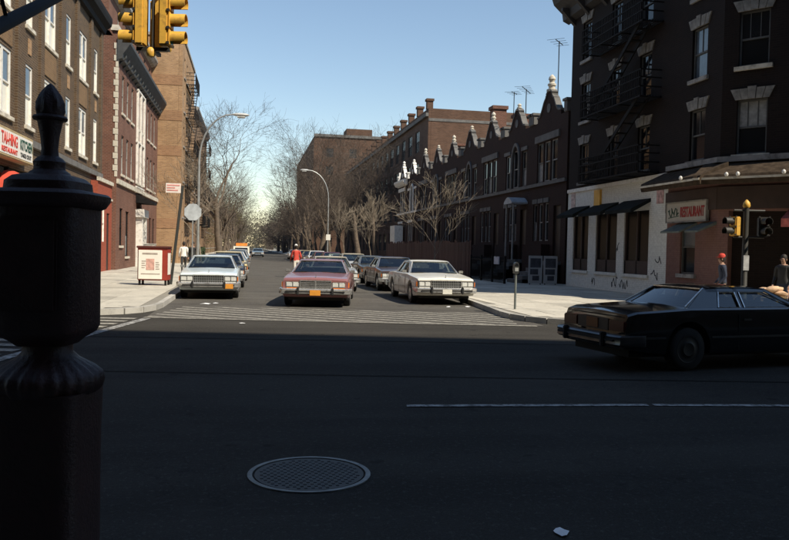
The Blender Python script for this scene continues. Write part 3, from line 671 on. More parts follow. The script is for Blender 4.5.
# poster boards beside the corner building
pb = mk('poster_board', (0.40, 0.40, 0.40), 0.6, var=0.1)
pdark = mk('poster_print', (0.05, 0.055, 0.07), 0.6, var=0.6, vscale=3)
for k, x in enumerate((13.75, 14.55)):
    t = thing('poster_board', ('left', 'right')[k]+' one of two poster boards with dark print beside the white wall', 'poster', (x, 36.6, KH), 0, 'poster boards by the corner building')
    ob('board', MB().box(0, 0.72, 0, 0.05, 0.05, 1.45), pb, t); ob('board_leg', MB().box(0.05, 0.1, 0.01, 0.04, -0.0, 0.05), IRON, t); ob('board_leg', MB().box(0.62, 0.67, 0.01, 0.04, -0.0, 0.05), IRON, t)
    ob('print', MB().box(0.08, 0.64, -0.006, 0.0, 0.85, 1.32).box(0.08, 0.5+0.1*k, -0.006, 0.0, 0.5, 0.78).box(0.2, 0.56, -0.006, 0.0, 0.2, 0.44), pdark, t)

# ------------------------------------------------------------------ row houses
ordn = ['nearest the dark corner building', 'second from the corner building, with pale door hood', 'third from the corner building', 'fourth from the corner building, with brick chimney',
        'fifth from the corner building', 'sixth from the corner building', 'seventh from the corner building', 'eighth from the corner building, with whitened gable', 'last of the row, with white painted gable and cornice']
HX = 16.0; HW = 5.15
fin_prof = [(0.0,0),(0.26,0),(0.26,0.12),(0.16,0.16),(0.16,0.3),(0.21,0.34),(0.21,0.44),(0.13,0.5),(0.13,0.62),(0.18,0.7),(0.15,0.84),(0.06,0.95),(0.0,1.0)]
for i in range(9):
    y0 = 37.45+HW*i; st = GREYSTONE if i < 7 else WHITE; dim = SOOTSTONE if i < 7 else WHITE
    h = thing('row_house', 'dark brick gabled row house '+ordn[i], 'house', (HX, y0, 0), 0, 'gabled row houses on the right')
    F = Face(h, HX, y0+HW, 0, A_R)
    ops = []
    if i % 2 == 0: ops += [(0.9+k*1.02, 5.7, 0.9, 2.2) for k in range(3)]
    else: ops += [(0.6, 5.7, 0.8, 2.1), (1.9, 5.7, 1.2, 2.3), (3.55, 5.7, 0.8, 2.1)]
    ops += [(0.5+k*0.85, 2.4, 0.6, 2.1) for k in range(3)]
    dr = (3.5, 1.3, 1.0, 3.0)
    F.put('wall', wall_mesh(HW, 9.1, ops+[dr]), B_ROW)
    core(h, HX+0.3, HX+11, y0+0.01, y0+HW-0.01, 8.9, B_ROW)
    for k, (u, v, wd, hh) in enumerate(ops):
        win(F, u, v, wd, hh, GREYSTONE if (i+k) % 3 and i < 7 else dim, DARKGLASS, (CURTAIN, DARKGLASS, DARKGLASS)[(i+k) % 3], dep=0.1, fw=0.07)
    F.put('sill_course', MB().box(0, HW, -0.12, 0.02, 5.48, 5.66), dim)
    if i % 2 == 0:
        F.put('lintel', MB().box(0.7, 4.15, -0.1, 0.02, 7.95, 8.32), dim)
    else:
        pts = [(1.75, 5.7)] + [(2.5-0.75*math.cos(a), 7.2+1.25*math.sin(a)) for a in [math.pi*k/12 for k in range(13)]] + [(3.25, 5.7)]
        inn = [(2.5+(p[0]-2.5)*0.82, 5.7+(p[1]-5.7)*0.93) for p in pts]
        m = MB()
        for a, b, c, d in zip(pts, pts[1:], inn[1:], inn): m.loft([[(p[0], -0.1, p[1]) for p in (a, b, c, d)], [(p[0], 0.02, p[1]) for p in (a, b, c, d)]])
        F.put('arch_surround', m, dim)
        F.put('lintel', MB().box(0.35, 1.5, -0.07, 0.02, 7.83, 8.05).box(3.5, 4.5, -0.07, 0.02, 7.83, 8.05), dim)
    for k in range(3): F.put('window_head', MB().box(0.45+k*0.85, 1.15+k*0.85, -0.06, 0.02, 4.53, 4.78), dim)
    # gable
    big = 0.80 if i == 0 else (0.84, 0.72, 0.78)[i % 3]
    hs = (0.7, 0.0); gp = [(-2.1,0),(-2.1,0.28),(-1.75,0.32),(-1.5,0.42),(-1.2,0.75),(-0.85,1.25),(-0.5,1.5),(-0.5,1.68),(-0.2,1.9)]
    half = [(x*min(1, big), z*big) for x, z in gp]
    prof = [(2.5+x, 9.1+z) for x, z in half] + [(2.5-x, 9.1+z) for x, z in half[::-1]]
    F.put('gable', MB().slab(prof, 0.0, 0.24), B_ROW)
    m = MB()
    for a, b in zip(prof[1:], prof[2:-1]):
        d = Vector((b[0]-a[0], 0, b[1]-a[1])); nn = Vector((-d.z, 0, d.x)).normalized()*0.1
        if d.length < 0.02: continue
        m.loft([[(a[0], y, a[1]), (b[0], y, b[1]), (b[0]+nn.x, y, b[1]+nn.z), (a[0]+nn.x, y, a[1]+nn.z)] for y in (-0.05, 0.29)])
    F.put('gable_coping', m, st if i >= 7 else SOOTSTONE)
    tz = 9.1+1.9*big
    fo = F.put('finial', MB().lathe(fin_prof, 10).mesh('finial', 40), CREAM if i < 7 else WHITE, 2.5, tz-0.02, 0.12); fo.scale = ((1.1, 1.1, 0.95) if i == 0 else (0.75, 0.75, 0.45) if i % 2 else (0.85, 0.85, 0.7))
    F.put('gable_niche', MB().lathe([(0.0,-0.02),(0.25,-0.02),(0.25,0.02),(0.0,0.02)], 16).mesh('gable_niche'), dim, 2.5, 9.1+0.75*big, -0.02).rotation_euler = (R(90), 0, A_R)
    for s, uu in ((0, 0.18), (1, HW-0.18)):
        F.put('parapet_post', MB().rbox(-0.22, 0.22, -0.1, 0.4, 9.1, 9.65, 0.03).box(-0.28, 0.28, -0.16, 0.46, 9.65, 9.78), dim, uu)
    # stoop and door
    F.put('door', MB().box(dr[0], dr[0]+dr[2], 0.12, 0.17, dr[1], dr[1]+dr[3]), MATS['dark_door'])
    m = MB()
    for k in range(6): m.box(dr[0]-0.2, dr[0]+dr[2]+0.2, -0.35*(7-k), -0.003, KH, KH+0.195*(k+1))
    F.put('stoop', m, SOOTSTONE)
    F.put('bay_base', MB().box(0.2, 3.1, -0.5, -0.002, 0.1, 2.2), B_ROW)
    if i == 0: ob('passage_wall', MB().box(0.35, 8, -1.43, -0.01, 0, 8.7), B_ROW, h)
    if i == 1:
        pts = [(dr[0]-0.2+1.4*t, 4.7+0.3*math.sin(math.pi*t)) for t in [k/10 for k in range(11)]]
        F.put('door_hood', MB().slab(pts+[(dr[0]+1.2, 4.6), (dr[0]-0.2, 4.6)], -1.0, 0.02), mk('hood_grey', (0.36, 0.38, 0.40), 0.5))
        for u in (dr[0]-0.1, dr[0]+1.1): F.put('hood_post', MB().lathe([(0.06, 1.3), (0.055, 4.6)], 10).mesh('hood_post'), GREYSTONE, u, 0, -0.85)
    if i in (3, 2, 5):
        l2 = h.location; ch = ob('chimney', MB().box(1.5, 2.5, 1.8, 2.7, 8.94, 12.3 if i == 3 else 10.9).box(1.4, 2.6, 1.7, 2.8, 12.3 if i == 3 else 10.9, 12.55 if i == 3 else 11.1), B_RED, h)
    if i == 8:
        cornice(F, 0, HW, 8.5, [(-0.02, 0), (0.3, 0.1), (0.5, 0.4), (0.5, 0.6), (-0.02, 0.7)], WHITE)
        F.put('bay_window', MB().box(0.5, 3.2, -0.9, -0.002, 0.5, 4.3), WHITE)
        ob('side_parapet', MB().box(0.0, 6.0, 4.7, 4.98, 8.95, 10.2), WHITE, h)

# roof aerials
def aerial(label, x, y, z0, h, nb, ang, wd):
    t = thing('tv_antenna', label, 'antenna', (x, y, z0), ang)
    ob('mast', MB().tube([(0,0,-0.05),(0,0,h)], 0.032, 5), IRON, t)
    ob('boom', MB().tube([(-wd,0,h-0.1),(wd,0,h-0.05)], 0.026, 4), IRON, t)
    for k in range(nb):
        x_ = -wd+2*wd*k/(nb-1); ob('element', MB().tube([(x_, -0.55+0.05*k, h-0.08), (x_, 0.55-0.05*k, h-0.08)], 0.012, 4), IRON, t)
aerial('tall roof aerial with wide crossbar above the second row house', 20.5, 41.5, 8.9, 6.6, 6, 1.2, 0.95)
aerial('thin tall aerial just left of the first gable finial', 18.9, 46.0, 8.9, 6.2, 4, 0.9, 0.8)
aerial('low aerial behind the brick chimney of the row houses', 19, 52.0, 8.9, 4.4, 6, 1.0, 1.3)
aerial('small aerial next to the tallest brick chimney', 19.5, 56.0, 8.9, 5.0, 4, 0.9, 0.6)

# ------------------------------------------------------------------ board fence and railing before the row houses
fn = thing('board_fence', 'tall dark red board fence before the row houses', 'fence', (12.6, 43, KH))
FB = mk('red_boards', (0.05, 0.016, 0.012), 0.8, var=0.4, vscale=0.8)
rnd = random.Random(7); bmes = [MB().box(-0.02, 0.02, -0.15, 0.15, 0, hh).mesh('fence_board') for hh in (2.1, 2.2, 2.28)]
for b in bmes: b.materials.append(FB)
for k in range(84): ob('fence_board', bmes[rnd.randrange(3)], None, fn, (rnd.uniform(-.01,.01), 0.15+k*0.335, 0.03), (0, 0, rnd.uniform(-.03,.03)))
for z in (0.5, 1.7): ob('fence_rail', MB().box(0.03, 0.1, 0, 28.1, z, z+0.09), FB, fn)
rl = thing('iron_railing', 'black iron railing between the poster boards and the board fence', 'railing', (12.6, 36.9, KH))
bar_me = MB().box(-0.012, 0.012, -0.012, 0.012, 0, 1.3).mesh('railing_bar'); bar_me.materials.append(IRON)
for k in range(44): ob('railing_bar', bar_me, None, rl, (0, 0.07+k*0.137, 0.02))
for z in (0.15, 1.15): ob('railing_rail', MB().box(-0.02, 0.02, 0, 6.0, z, z+0.04), IRON, rl)
for y in (0, 2, 4, 6): ob('railing_post', MB().box(-0.05, 0.05, y-0.05, y+0.05, 0, 1.4), IRON, rl)
sg2 = thing('notice_sign', 'small pale notice hung on the iron railing', 'sign', (12.52, 37.6, 1.1)); ob('plate', MB().box(-0.02, 0.02, -0.0, 0.8, 0, 0.4), mk('notice_plate', (0.5, 0.5, 0.55), 0.6), sg2)
ob('notice_hook', MB().box(-0.025, 0.1, 0.38, 0.42, 0.36, 0.42), IRON, sg2)

# ------------------------------------------------------------------ school and far blocks on the right
sch = thing('school_building', 'long brown brick building with roof posts rising behind the row houses', 'building', (19.3, 84, 0))
F = Face(sch, 19.61, 84, 0, 0.0); F.put('end_wall', wall_mesh(33.6, 17.6, [(6+k*3.2, 13.2, 1.2, 2.2) for k in range(0)]), B_SCHOOL)
F.put('end_band', MB().box(-0.3, 33.6, -0.05, -0.002, 16.2, 16.5), SOOTSTONE)
core(sch, 19.6, 53, 84.3, 160, 17.3, B_SCHOOL)
F = Face(sch, 19.3, 160, 0, A_R)
ops = [(2+k*4.2, v, 2.2, 2.5) for k in range(17) for v in (1.5, 5.5, 9.5, 13.3)]
F.put('wall', wall_mesh(76, 17.6, ops), B_SCHOOL)
for i, (u, v, wd, hh) in enumerate(ops): win(F, u, v, wd, hh, SOOTSTONE, DARKGLASS, DARKGLASS, dep=0.1, mull=1)
F.put('cornice', MB().box(0, 76, -0.3, 0.02, 16.7, 17.1), SOOTSTONE)
for k in range(16): F.put('roof_post', cached('rp', lambda: MB().box(-0.35, 0.35, -0.08, 0.6, 17.6, 18.5).box(-0.45, 0.45, -0.18, 0.7, 18.5, 18.75).mesh('roof_post'), B_SCHOOL), None, 0.7+k*4.97)
far = thing('apartment_block', 'tall brown apartment block at the far right end of the street', 'building', (13.5, 172, 0))
F = Face(far, 13.81, 172, 0, 0.0)
eo = [(2.5+k*5.2, v, 1.6, 2.0) for k in range(4) for v in (2, 6, 10, 14, 18, 22)]
F.put('end_wall', wall_mesh(24, 26.5, eo), B_SCHOOL); core(far, 13.8, 37.5, 172.3, 235, 26.2, B_SCHOOL)
for u, v, wd, hh in eo: win(F, u, v, wd, hh, SOOTSTONE, DARKGLASS, DARKGLASS, dep=0.1)
F.put('parapet', MB().box(-0.3, 24, -0.25, 0.3, 26.5, 27.1), SOOTSTONE)
ob('roof_bulkhead', MB().box(8, 14, 6, 12, 26.25, 29.5), B_SCHOOL, far)
F = Face(far, 13.5, 235, 0, A_R)
ops = [(2+k*4, v, 1.3, 1.8) for k in range(15) for v in (2, 6, 10, 14, 18, 22)]
F.put('wall', wall_mesh(63, 26.5, ops), B_SCHOOL)
for i, (u, v, wd, hh) in enumerate(ops): win(F, u, v, wd, hh, SOOTSTONE, DARKGLASS, DARKGLASS, dep=0.1)
block('apartment_block', 'low brown house beyond the long school building on the right', 14, 240, 300, 13, B_SCHOOL, 1)

# ------------------------------------------------------------------ the avenue going on to both sides
def avenue_block(label, xa, xb, h, mat):
    p0 = W(xa, 23.4); b = thing('apartment_block', label, 'building', tuple(p0), AV); Lw = xb-xa
    ops = [(1.2+i*3.0, 1.5+j*3.2, 1.1, 1.8) for i in range(int((Lw-2)/3.0)) for j in range(int((h-2)/3.2))]
    ob('wall', wall_mesh(Lw, h, ops), mat, b); ob('glazing', MB().box(0.5, Lw-0.5, 0.14, 0.17, 1, h-1), DARKGLASS, b)
    ob('side_walls', MB().box(0, Lw, 0.3, 14, 0, h-0.2), mat, b); ob('cornice', MB().box(0, Lw, -0.45, -0.002, h-0.6, h), DKC, b)
avenue_block('brown block along the avenue left of the restaurant building, out of view', -62, -26, 15, B_BROWN)
avenue_block('dark block along the avenue right of the corner building, out of view', 40.5, 75, 17, B_DARK)
avenue_block('red block far along the avenue to the left, out of view', -110, -63, 18, B_RED)
avenue_block('brown block far along the avenue to the right, out of view', 76, 125, 20, B_SCHOOL)

# ------------------------------------------------------------------ near side of the avenue, behind the viewer: the blocks whose shade covers the roadway
SHADE_H = 35.2
for k, (xa, xb, hh) in enumerate(((-70, -22, 33.0), (-21.9, 16, 34.0), (16.1, 38, SHADE_H), (38.1, 80, 34.6))):
    p0 = W(xa, -4.0)
    b = thing('apartment_block', 'brick apartment block behind the viewer on the near side, '+('far left', 'left', 'right', 'far right')[k]+' of four', 'building', tuple(p0), AV)
    Lw = xb-xa
    ops = [(1.2+i*3.0, 2+j*3.1, 1.1, 1.8) for i in range(int((Lw-2)/3.0)) for j in range(10)]
    # facade faces the avenue (+y of its own frame)
    fr = ob('wall', wall_mesh(Lw, hh, ops), B_BROWN, b, (Lw, 0, 0), R(180))
    ob('glazing', MB().box(0.5, Lw-0.5, -0.17, -0.14, 1, hh-1), DARKGLASS, b)
    ob('side_walls', MB().box(0, Lw, -14, -0.3, 0, hh-0.2), B_BROWN, b)
    ob('cornice', MB().box(0, Lw, 0.002, 0.5, hh-0.5, hh), DKC, b)

# ------------------------------------------------------------------ cars
def lerp_tab(tab, y):
    if y <= tab[0][0]: return tab[0][1]
    for (a, va), (b, vb) in zip(tab, tab[1:]):
        if y <= b: return va+(vb-va)*(y-a)/(b-a)
    return tab[-1][1]
ORANGE = mk('orange_lens', (0.75, 0.20, 0.03), 0.25, var=0.1); REDLENS = mk('red_lens', (0.05, 0.006, 0.006), 0.25, var=0.1)
PLATE_O = mk('orange_plate', (0.72, 0.30, 0.04), 0.5, var=0.12, vscale=12); PLATE_W = mk('white_plate', (0.70, 0.68, 0.60), 0.5, var=0.1, vscale=12)
LAMP = mk('headlamp_glass', (0.62, 0.62, 0.58), 0.12, var=0.15, vscale=20, coat=1.0)
GRILLE = mk('dark_grille', (0.02, 0.02, 0.022), 0.4); SEAM = mk('panel_gap', (0.008, 0.008, 0.008), 0.9)
SEAT = mk('car_seat', (0.05, 0.035, 0.03), 0.8)
def car(label, x, y, head, col, name='car', roofcol=None, L=5.35, Wd=1.96, H=1.40, style='bars', kind='sedan', plate=None, plate_x=0.0, detail=True, group=None, front=True, rear=False, trim=None, lowz=0.0, cat='car', vis=None):
    P = paint(col[0], col[1], 0.32 if col[0] != 'black_car_paint' else 0.12); PR = paint(roofcol[0], roofcol[1]) if roofcol else P
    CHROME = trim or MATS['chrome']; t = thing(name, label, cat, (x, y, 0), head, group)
    hL = L/2; k = L/5.35; wf, wr = hL-0.98*k, -hL+1.22*k; cowl = hL-1.62*k; dk = -hL+(1.28 if kind != 'wagon' else 0.12)*k
    top = [(-hL, 0.74), (-hL+0.05, 0.86), (-hL+0.2, 0.90), (dk, 0.955), (cowl, 0.965), (hL-0.35, 0.885), (hL-0.08, 0.855), (hL, 0.80)]
    wt = [(-hL, 0.93), (-hL+0.12, 0.965), (-hL+0.6, 0.99), (-0.8, 1.0), (0.9, 1.0), (hL-0.6, 0.985), (hL-0.1, 0.965), (hL, 0.94)]
    ar = 0.405; wz = 0.33
    ys = sorted(set([-hL, -hL+0.05, -hL+0.2, hL, hL-0.08, hL-0.35, dk, cowl] + [round(-hL+L*i/16, 3) for i in range(1, 16)] + [c+ar*math.cos(math.pi*i/10) for c in (wf, wr) for i in range(11)]))
    rings = []
    for yy in ys:
        w_ = lerp_tab(wt, yy)*Wd/2; zt = lerp_tab(top, yy); zb = 0.25
        if yy > wf+ar: zb = 0.25+0.10*(yy-wf-ar)
        if yy < wr-ar: zb = 0.25+0.12*(wr-ar-yy)
        for c in (wf, wr):
            d = abs(yy-c)
            if d < ar-1e-4: zb = max(zb, wz+math.sqrt(ar*ar-d*d))
        p2 = zb+0.12 if zb < 0.4 else zb+0.025
        pts = [(w_*0.86, zb), (w_*0.97, zb+0.012), (w_, p2), (w_*1.0, max(0.60, p2+0.02)), (w_*0.985, zt-0.12), (w_*0.965, zt-0.03), (w_*0.92, zt-0.004), (w_*0.60, zt+0.006), (w_*0.28, zt+0.022), (0, zt+0.024)]
        if zt-0.12 < max(0.60, p2+0.02)+0.01: pts[4] = (pts[4][0], max(0.60, p2+0.02)+0.012)
        rings.append([(a, yy, b) for a, b in pts] + [(-a, yy, b) for a, b in pts[-2::-1]])
    body = ob('body', MB().loft(rings).mesh('body', 28), P, t)
    ob('underbody', MB().box(-Wd/2*0.8, Wd/2*0.8, -hL+0.15, hL-0.15, 0.21, 0.62), RUBBER, t)
    # greenhouse
    zb, zr = 0.955, H-0.045; bw, rw = Wd/2*0.865, Wd/2*0.665
    fy0, fy1 = cowl+0.02, cowl-0.66*k
    ry1 = {'sedan': -0.80, 'coupe': -0.90, 'wagon': -hL+0.42}[kind]*(k if kind != 'wagon' else 1); ry0 = {'sedan': dk-0.0, 'coupe': dk-0.02, 'wagon': -hL+0.12}[kind]
    X = lambda z: bw+(rw-bw)*(z-zb)/(zr-zb)
    def side(poly, th=0.045, off=0.0, m=None):
        m = m or (MB(), MB())
        for s in (-1, 1):
            m[s > 0].loft([[(s*(X(z)+off), y_, z) for y_, z in poly], [(s*(X(z)+off-th), y_, z) for y_, z in poly]])
        return m
    fl = lambda z: fy0+(fy1-fy0)*(z-zb)/(zr-zb); rl_ = lambda z: ry0+(ry1-ry0)*(z-zb)/(zr-zb)
    zt_ = zr-0.055; bp = -0.10*k
    m = side([(fy0, zb-0.02), (fy0-0.10, zb-0.02), (fy1-0.07, zr), (fy1, zr)])
    side([(fy1-0.02, zt_), (ry1+0.02, zt_), (ry1, zr), (fy1, zr)], m=m)
    if kind == 'coupe':
        o0, o1 = -0.30*k, -0.74*k                # opera window from o0 back to o1
        side([(o0+0.09, zb-0.02), (o0, zb-0.02), (o0, zr), (o0+0.09, zr)], m=m)
        side([(o1-0.02, zb-0.02), (ry0, zb-0.02), (ry1, zr), (o1+0.10, zr)], m=m)
        gl = [[(fy0-0.12, zb), (o0+0.09, zb), (o0+0.09, zt_), (fy1-0.08, zt_)], [(o0, zb), (o1-0.02, zb), (o1+0.09, zt_), (o0, zt_)]]
    else:
        side([(bp+0.05, zb-0.02), (bp-0.05, zb-0.02), (bp-0.05, zr), (bp+0.05, zr)], m=m)
        c0 = ry0+(0.42 if kind == 'sedan' else 0.25); c1 = ry1+(0.14 if kind == 'sedan' else 0.2)
        side([(c0, zb-0.02), (ry0, zb-0.02), (ry1, zr), (c1, zr)], m=m)
        gl = [[(fy0-0.12, zb), (bp+0.05, zb), (bp+0.05, zt_), (fy1-0.08, zt_)], [(bp-0.05, zb), (c0, zb), (c1, zt_), (bp-0.05, zt_)]]
    for mm in m: ob('window_pillars', mm.mesh('window_pillars', 30), PR, t)
    rr = []; nx = 10
    for yy, dz in ((fy1+0.03, -0.025), (fy1-0.05, 0.004), (fy1-0.35, 0.022), ((fy1+ry1)/2, 0.028), (ry1+0.25, 0.02), (ry1+0.04, 0.004), (ry1-0.04, -0.025)):
        up_ = [((rw+0.015)*(-1+2*i/nx), yy+0.03*(1-(-1+2*i/nx)**2)*(1 if yy > 0 else -1), zr+dz+0.022*(1-abs(-1+2*i/nx)**3)) for i in range(nx+1)]
        rr.append(up_ + [(rw*0.97*(1-2*i/nx), yy, zr-0.035) for i in range(nx+1)])
    ob('roof', MB().loft(rr).mesh('roof', 40), PR, t)
    def pane(name, y0_, y1_, sgn, inset):
        m = MB(); n = 8; g0, g1 = [], []
        for i in range(n+1):
            q = -1+2*i/n
            g0.append(((bw-inset)*q, y0_+sgn*0.10*(1-q*q), zb-0.012)); g1.append(((rw-inset*0.7)*q, y1_+sgn*0.035*(1-q*q), zr-0.01))
        m.loft([g0, g1], closed=False, cap0=False, cap1=False); return ob(name, m.mesh(name, 60), CARGLASS, t)
    ws = pane('windshield', fy0-0.01, fy1, 1, 0.05); pane('rear_window', ry0+0.01, ry1, -1, 0.05)
    for g_ in gl:
        for s in (-1, 1): ob('side_window', MB().poly([(s*(X(z)-0.02), y_, z) for y_, z in g_]), CARGLASS, t)
    if detail:
        m = MB()
        for g_ in gl:
            for a, b in zip(g_, g_[1:]+g_[:1]):
                for s in (-1, 1): m.bar((s*(X(a[1])+0.006), a[0], a[1]), (s*(X(b[1])+0.006), b[0], b[1]), 0.016, 0.022)
        for y0_, y1_, sg_ in ((fy0+0.0, fy1, 1), (ry0-0.0, ry1, -1)):
            for s in (-1, 1): m.bar((s*(bw-0.03), y0_+sg_*0.012, zb+0.01), (s*(rw-0.02), y1_+sg_*0.012, zr-0.0), 0.02, 0.02)
            m.bar((-(rw-0.03), y1_+sg_*0.05, zr-0.004), (rw-0.03, y1_+sg_*0.05, zr-0.004), 0.02, 0.02)
        ob('window_trim', m, MATS['chrome'], t)
    # interior
    m = MB().box(-bw+0.08, bw-0.08, ry0+0.12, fy0-0.12, zb-0.06, zb+0.018)
    ob('cabin_floor', m, DARKIN, t)
    for yy in ((bp+0.1), ry0+0.55):
        ob('seat', MB().rbox(-bw+0.16, bw-0.16, yy-0.09, yy+0.09, zb-0.02, zb+0.13, 0.05), SEAT, t)
    if detail:
        rg = MB().tube([(0.36+0.17*math.cos(a), fy0-0.42+0.05*math.sin(a), zb+0.03+0.13*math.sin(a)) for a in [2*math.pi*i/16 for i in range(17)]], 0.014, 5)
        ob('steering_wheel', rg, RUBBER, t)
        ob('dashboard', MB().rbox(-bw+0.14, bw-0.14, fy0-0.32, fy0-0.1, zb-0.02, zb+0.05, 0.02), DARKIN, t)
        ob('rear_mirror', MB().rbox(-0.1, 0.1, fy1-0.02, fy1+0.01, zr-0.12, zr-0.06, 0.01), RUBBER, ws)
        for s in (-1, 1):
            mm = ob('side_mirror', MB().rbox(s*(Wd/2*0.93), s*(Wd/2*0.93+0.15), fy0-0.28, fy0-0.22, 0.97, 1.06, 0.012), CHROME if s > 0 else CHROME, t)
        # shut lines, mouldings, handles
        m = MB()
        for yy in ([fy0-0.12, bp-0.02, wr+ar+0.12] if kind == 'sedan' else [fy0-0.12, -0.42*k]):
            for s in (-1, 1): m.box(s*(Wd/2*0.994), s*(Wd/2*1.003), yy-0.006, yy+0.006, 0.32, 0.86)
        m.box(-Wd/2*0.80, Wd/2*0.80, cowl-0.012, cowl+0.004, 0.975, 0.992)
        ob('panel_gaps', m, SEAM, t)
        m = MB()
        for s in (-1, 1):
            for a, b in ((wr+ar+0.02, wf-ar-0.02), (wf+ar+0.03, hL-0.14), (-hL+0.12, wr-ar-0.03)): m.box(s*(Wd/2*0.992), s*(Wd/2*1.008), a, b, 0.50, 0.53)
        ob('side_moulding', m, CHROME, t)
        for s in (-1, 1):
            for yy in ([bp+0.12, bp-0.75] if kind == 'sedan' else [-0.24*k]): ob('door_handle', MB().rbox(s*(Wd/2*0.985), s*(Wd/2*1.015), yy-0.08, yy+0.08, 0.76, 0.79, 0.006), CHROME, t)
        # wipers
        m = MB()
        for xx in (-0.5, 0.12): m.bar((xx, fy0+0.06, zb+0.02), (xx+0.45, fy0-0.04, zb+0.05), 0.012, 0.012)
        ob('wiper', m, RUBBER, ws)
    # wheels
    tyre = cached('tyre', lambda: MB().loft([[(xx, r_*math.cos(2*math.pi*i/26), r_*math.sin(2*math.pi*i/26)) for i in range(26)] for xx, r_ in ((-0.10, 0.20), (-0.105, 0.29), (-0.085, 0.325), (-0.05, 0.333), (0.05, 0.333), (0.085, 0.325), (0.105, 0.29), (0.10, 0.20))]).mesh('wheel', 40), RUBBER)
    hub = cached('hub', lambda: MB().loft([[(xx, r_*math.cos(2*math.pi*i/20), r_*math.sin(2*math.pi*i/20)) for i in range(20)] for xx, r_ in ((-0.112, 0.05), (-0.118, 0.10), (-0.108, 0.12), (-0.098, 0.185), (-0.104, 0.205), (0.104, 0.205), (0.098, 0.185), (0.108, 0.12), (0.118, 0.10), (0.112, 0.05))]).mesh('hubcap', 30), CHROME)
    for c in (wf, wr):
        for s in (-1, 1):
            wl = ob('wheel', tyre, None, t, (s*(Wd/2-0.125), c, 0.333)); hb = ob('hubcap', hub, None, wl)
            if trim: hb.material_slots[0].link = 'OBJECT'; hb.material_slots[0].material = mk('shaded_hub', (0.03, 0.03, 0.03), 0.5, 0.5)  # hubcap colour darkened to stand for the shade on this car
    # front
    fy = hL
    if front:
        fx = Wd/2
        ob('grille', MB().box(-fx*0.94, fx*0.94, fy-0.05, fy+0.006, 0.535, 0.775), GRILLE if style != 'pink' else P, t)
        gw = {'bars': 0.50, 'pink': 0.43, 'egg': 0.47}[style]*fx/0.98
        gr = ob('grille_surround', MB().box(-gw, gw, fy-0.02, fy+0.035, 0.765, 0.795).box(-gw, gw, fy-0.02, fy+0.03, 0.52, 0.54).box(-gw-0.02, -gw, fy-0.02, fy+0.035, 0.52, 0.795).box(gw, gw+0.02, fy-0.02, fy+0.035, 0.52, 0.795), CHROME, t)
        if style == 'pink':
            ob('grille_mesh', MB().box(-gw, gw, fy, fy+0.012, 0.54, 0.765), GRILLE, gr)
            m = MB()
            for z in (0.57, 0.617, 0.664, 0.711): m.box(-gw, gw, fy+0.008, fy+0.03, z, z+0.026)
            m.box(-0.02, 0.02, fy+0.008, fy+0.036, 0.54, 0.80)
            ob('grille_bar', m, CHROME, gr)
        elif style == 'egg':
            m = MB()
            for i in range(15): xx = -gw+2*gw*(i+1)/16; m.box(xx-0.006, xx+0.006, fy, fy+0.02, 0.54, 0.765)
            for z in (0.61, 0.69): m.box(-gw, gw, fy, fy+0.02, z, z+0.012)
            ob('grille_bar', m, STEEL, gr)
        else:
            m = MB()
            for z in (0.58, 0.63, 0.68, 0.73): m.box(-gw, gw, fy, fy+0.02, z, z+0.01)
            ob('grille_bar', m, STEEL, gr)
        for s in (-1, 1):
            for xx in (gw+0.13, gw+0.32):
                if xx+0.09 > fx*0.97: xx = fx*0.97-0.10
                hl = ob('headlight', MB().rbox(s*xx-0.085, s*xx+0.085, fy-0.02, fy+0.028, 0.605, 0.735, 0.014), LAMP, t)
                ob('bezel', MB().box(s*xx-0.097, s*xx+0.097, fy-0.02, fy+0.018, 0.59, 0.60).box(s*xx-0.097, s*xx+0.097, fy-0.02, fy+0.018, 0.74, 0.752).box(s*xx-0.097, s*xx-0.087, fy-0.02, fy+0.018, 0.60, 0.74).box(s*xx+0.087, s*xx+0.097, fy-0.02, fy+0.018, 0.60, 0.74), CHROME, hl)
            ob('turn_signal', MB().box(s*(gw+0.06), s*(gw+0.40), fy-0.02, fy+0.016, 0.535, 0.578), ORANGE if style == 'pink' else LAMP, t)
            ob('corner_lamp', MB().box(s*fx*0.925, s*fx*0.968, fy-0.16, fy-0.01, 0.60, 0.74), ORANGE, t)
        if detail: ob('hood_ornament', MB().box(-0.008, 0.008, fy-0.1, fy-0.06, 0.86, 0.96), CHROME, t)
    # bumpers
    def bumper(name, yf, sg_):
        prof = [(0.0, 0.385), (0.13, 0.395), (0.165, 0.42), (0.15, 0.475), (0.165, 0.53), (0.13, 0.555), (0.0, 0.56)]
        fx = Wd/2+0.005; st = []
        for xx, dy in ((-fx, -0.32), (-fx, -0.12), (-fx*0.96, -0.045), (-fx*0.86, -0.01), (-0.4, 0.01), (0.4, 0.01), (fx*0.86, -0.01), (fx*0.96, -0.045), (fx, -0.12), (fx, -0.32)):
            out = 1.0 if abs(xx) < fx*0.99 else 0.35
            st.append([(xx+(0.05*(1 if xx > 0 else -1) if out < 1 else 0)*(p[0]/0.165), yf+sg_*(dy+p[0]*out), p[1]) for p in prof])
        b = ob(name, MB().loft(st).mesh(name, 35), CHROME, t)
        ob('rub_strip', MB().box(-fx*0.84, fx*0.84, yf+sg_*0.14, yf+sg_*0.178, 0.462, 0.49), RUBBER, b)
        for s in (-1, 1): ob('bumper_guard', MB().rbox(s*0.50-0.035, s*0.50+0.035, yf+sg_*0.12, yf+sg_*0.215, 0.37, 0.585, 0.015), RUBBER, b)
        return b
    fb = bumper('front_bumper', hL, 1); rb = bumper('rear_bumper', -hL, -1)
    if plate is not None: ob('licence_plate', MB().rbox(plate_x-0.155, plate_x+0.155, hL+0.165, hL+0.185, 0.36, 0.515, 0.006), plate, fb)
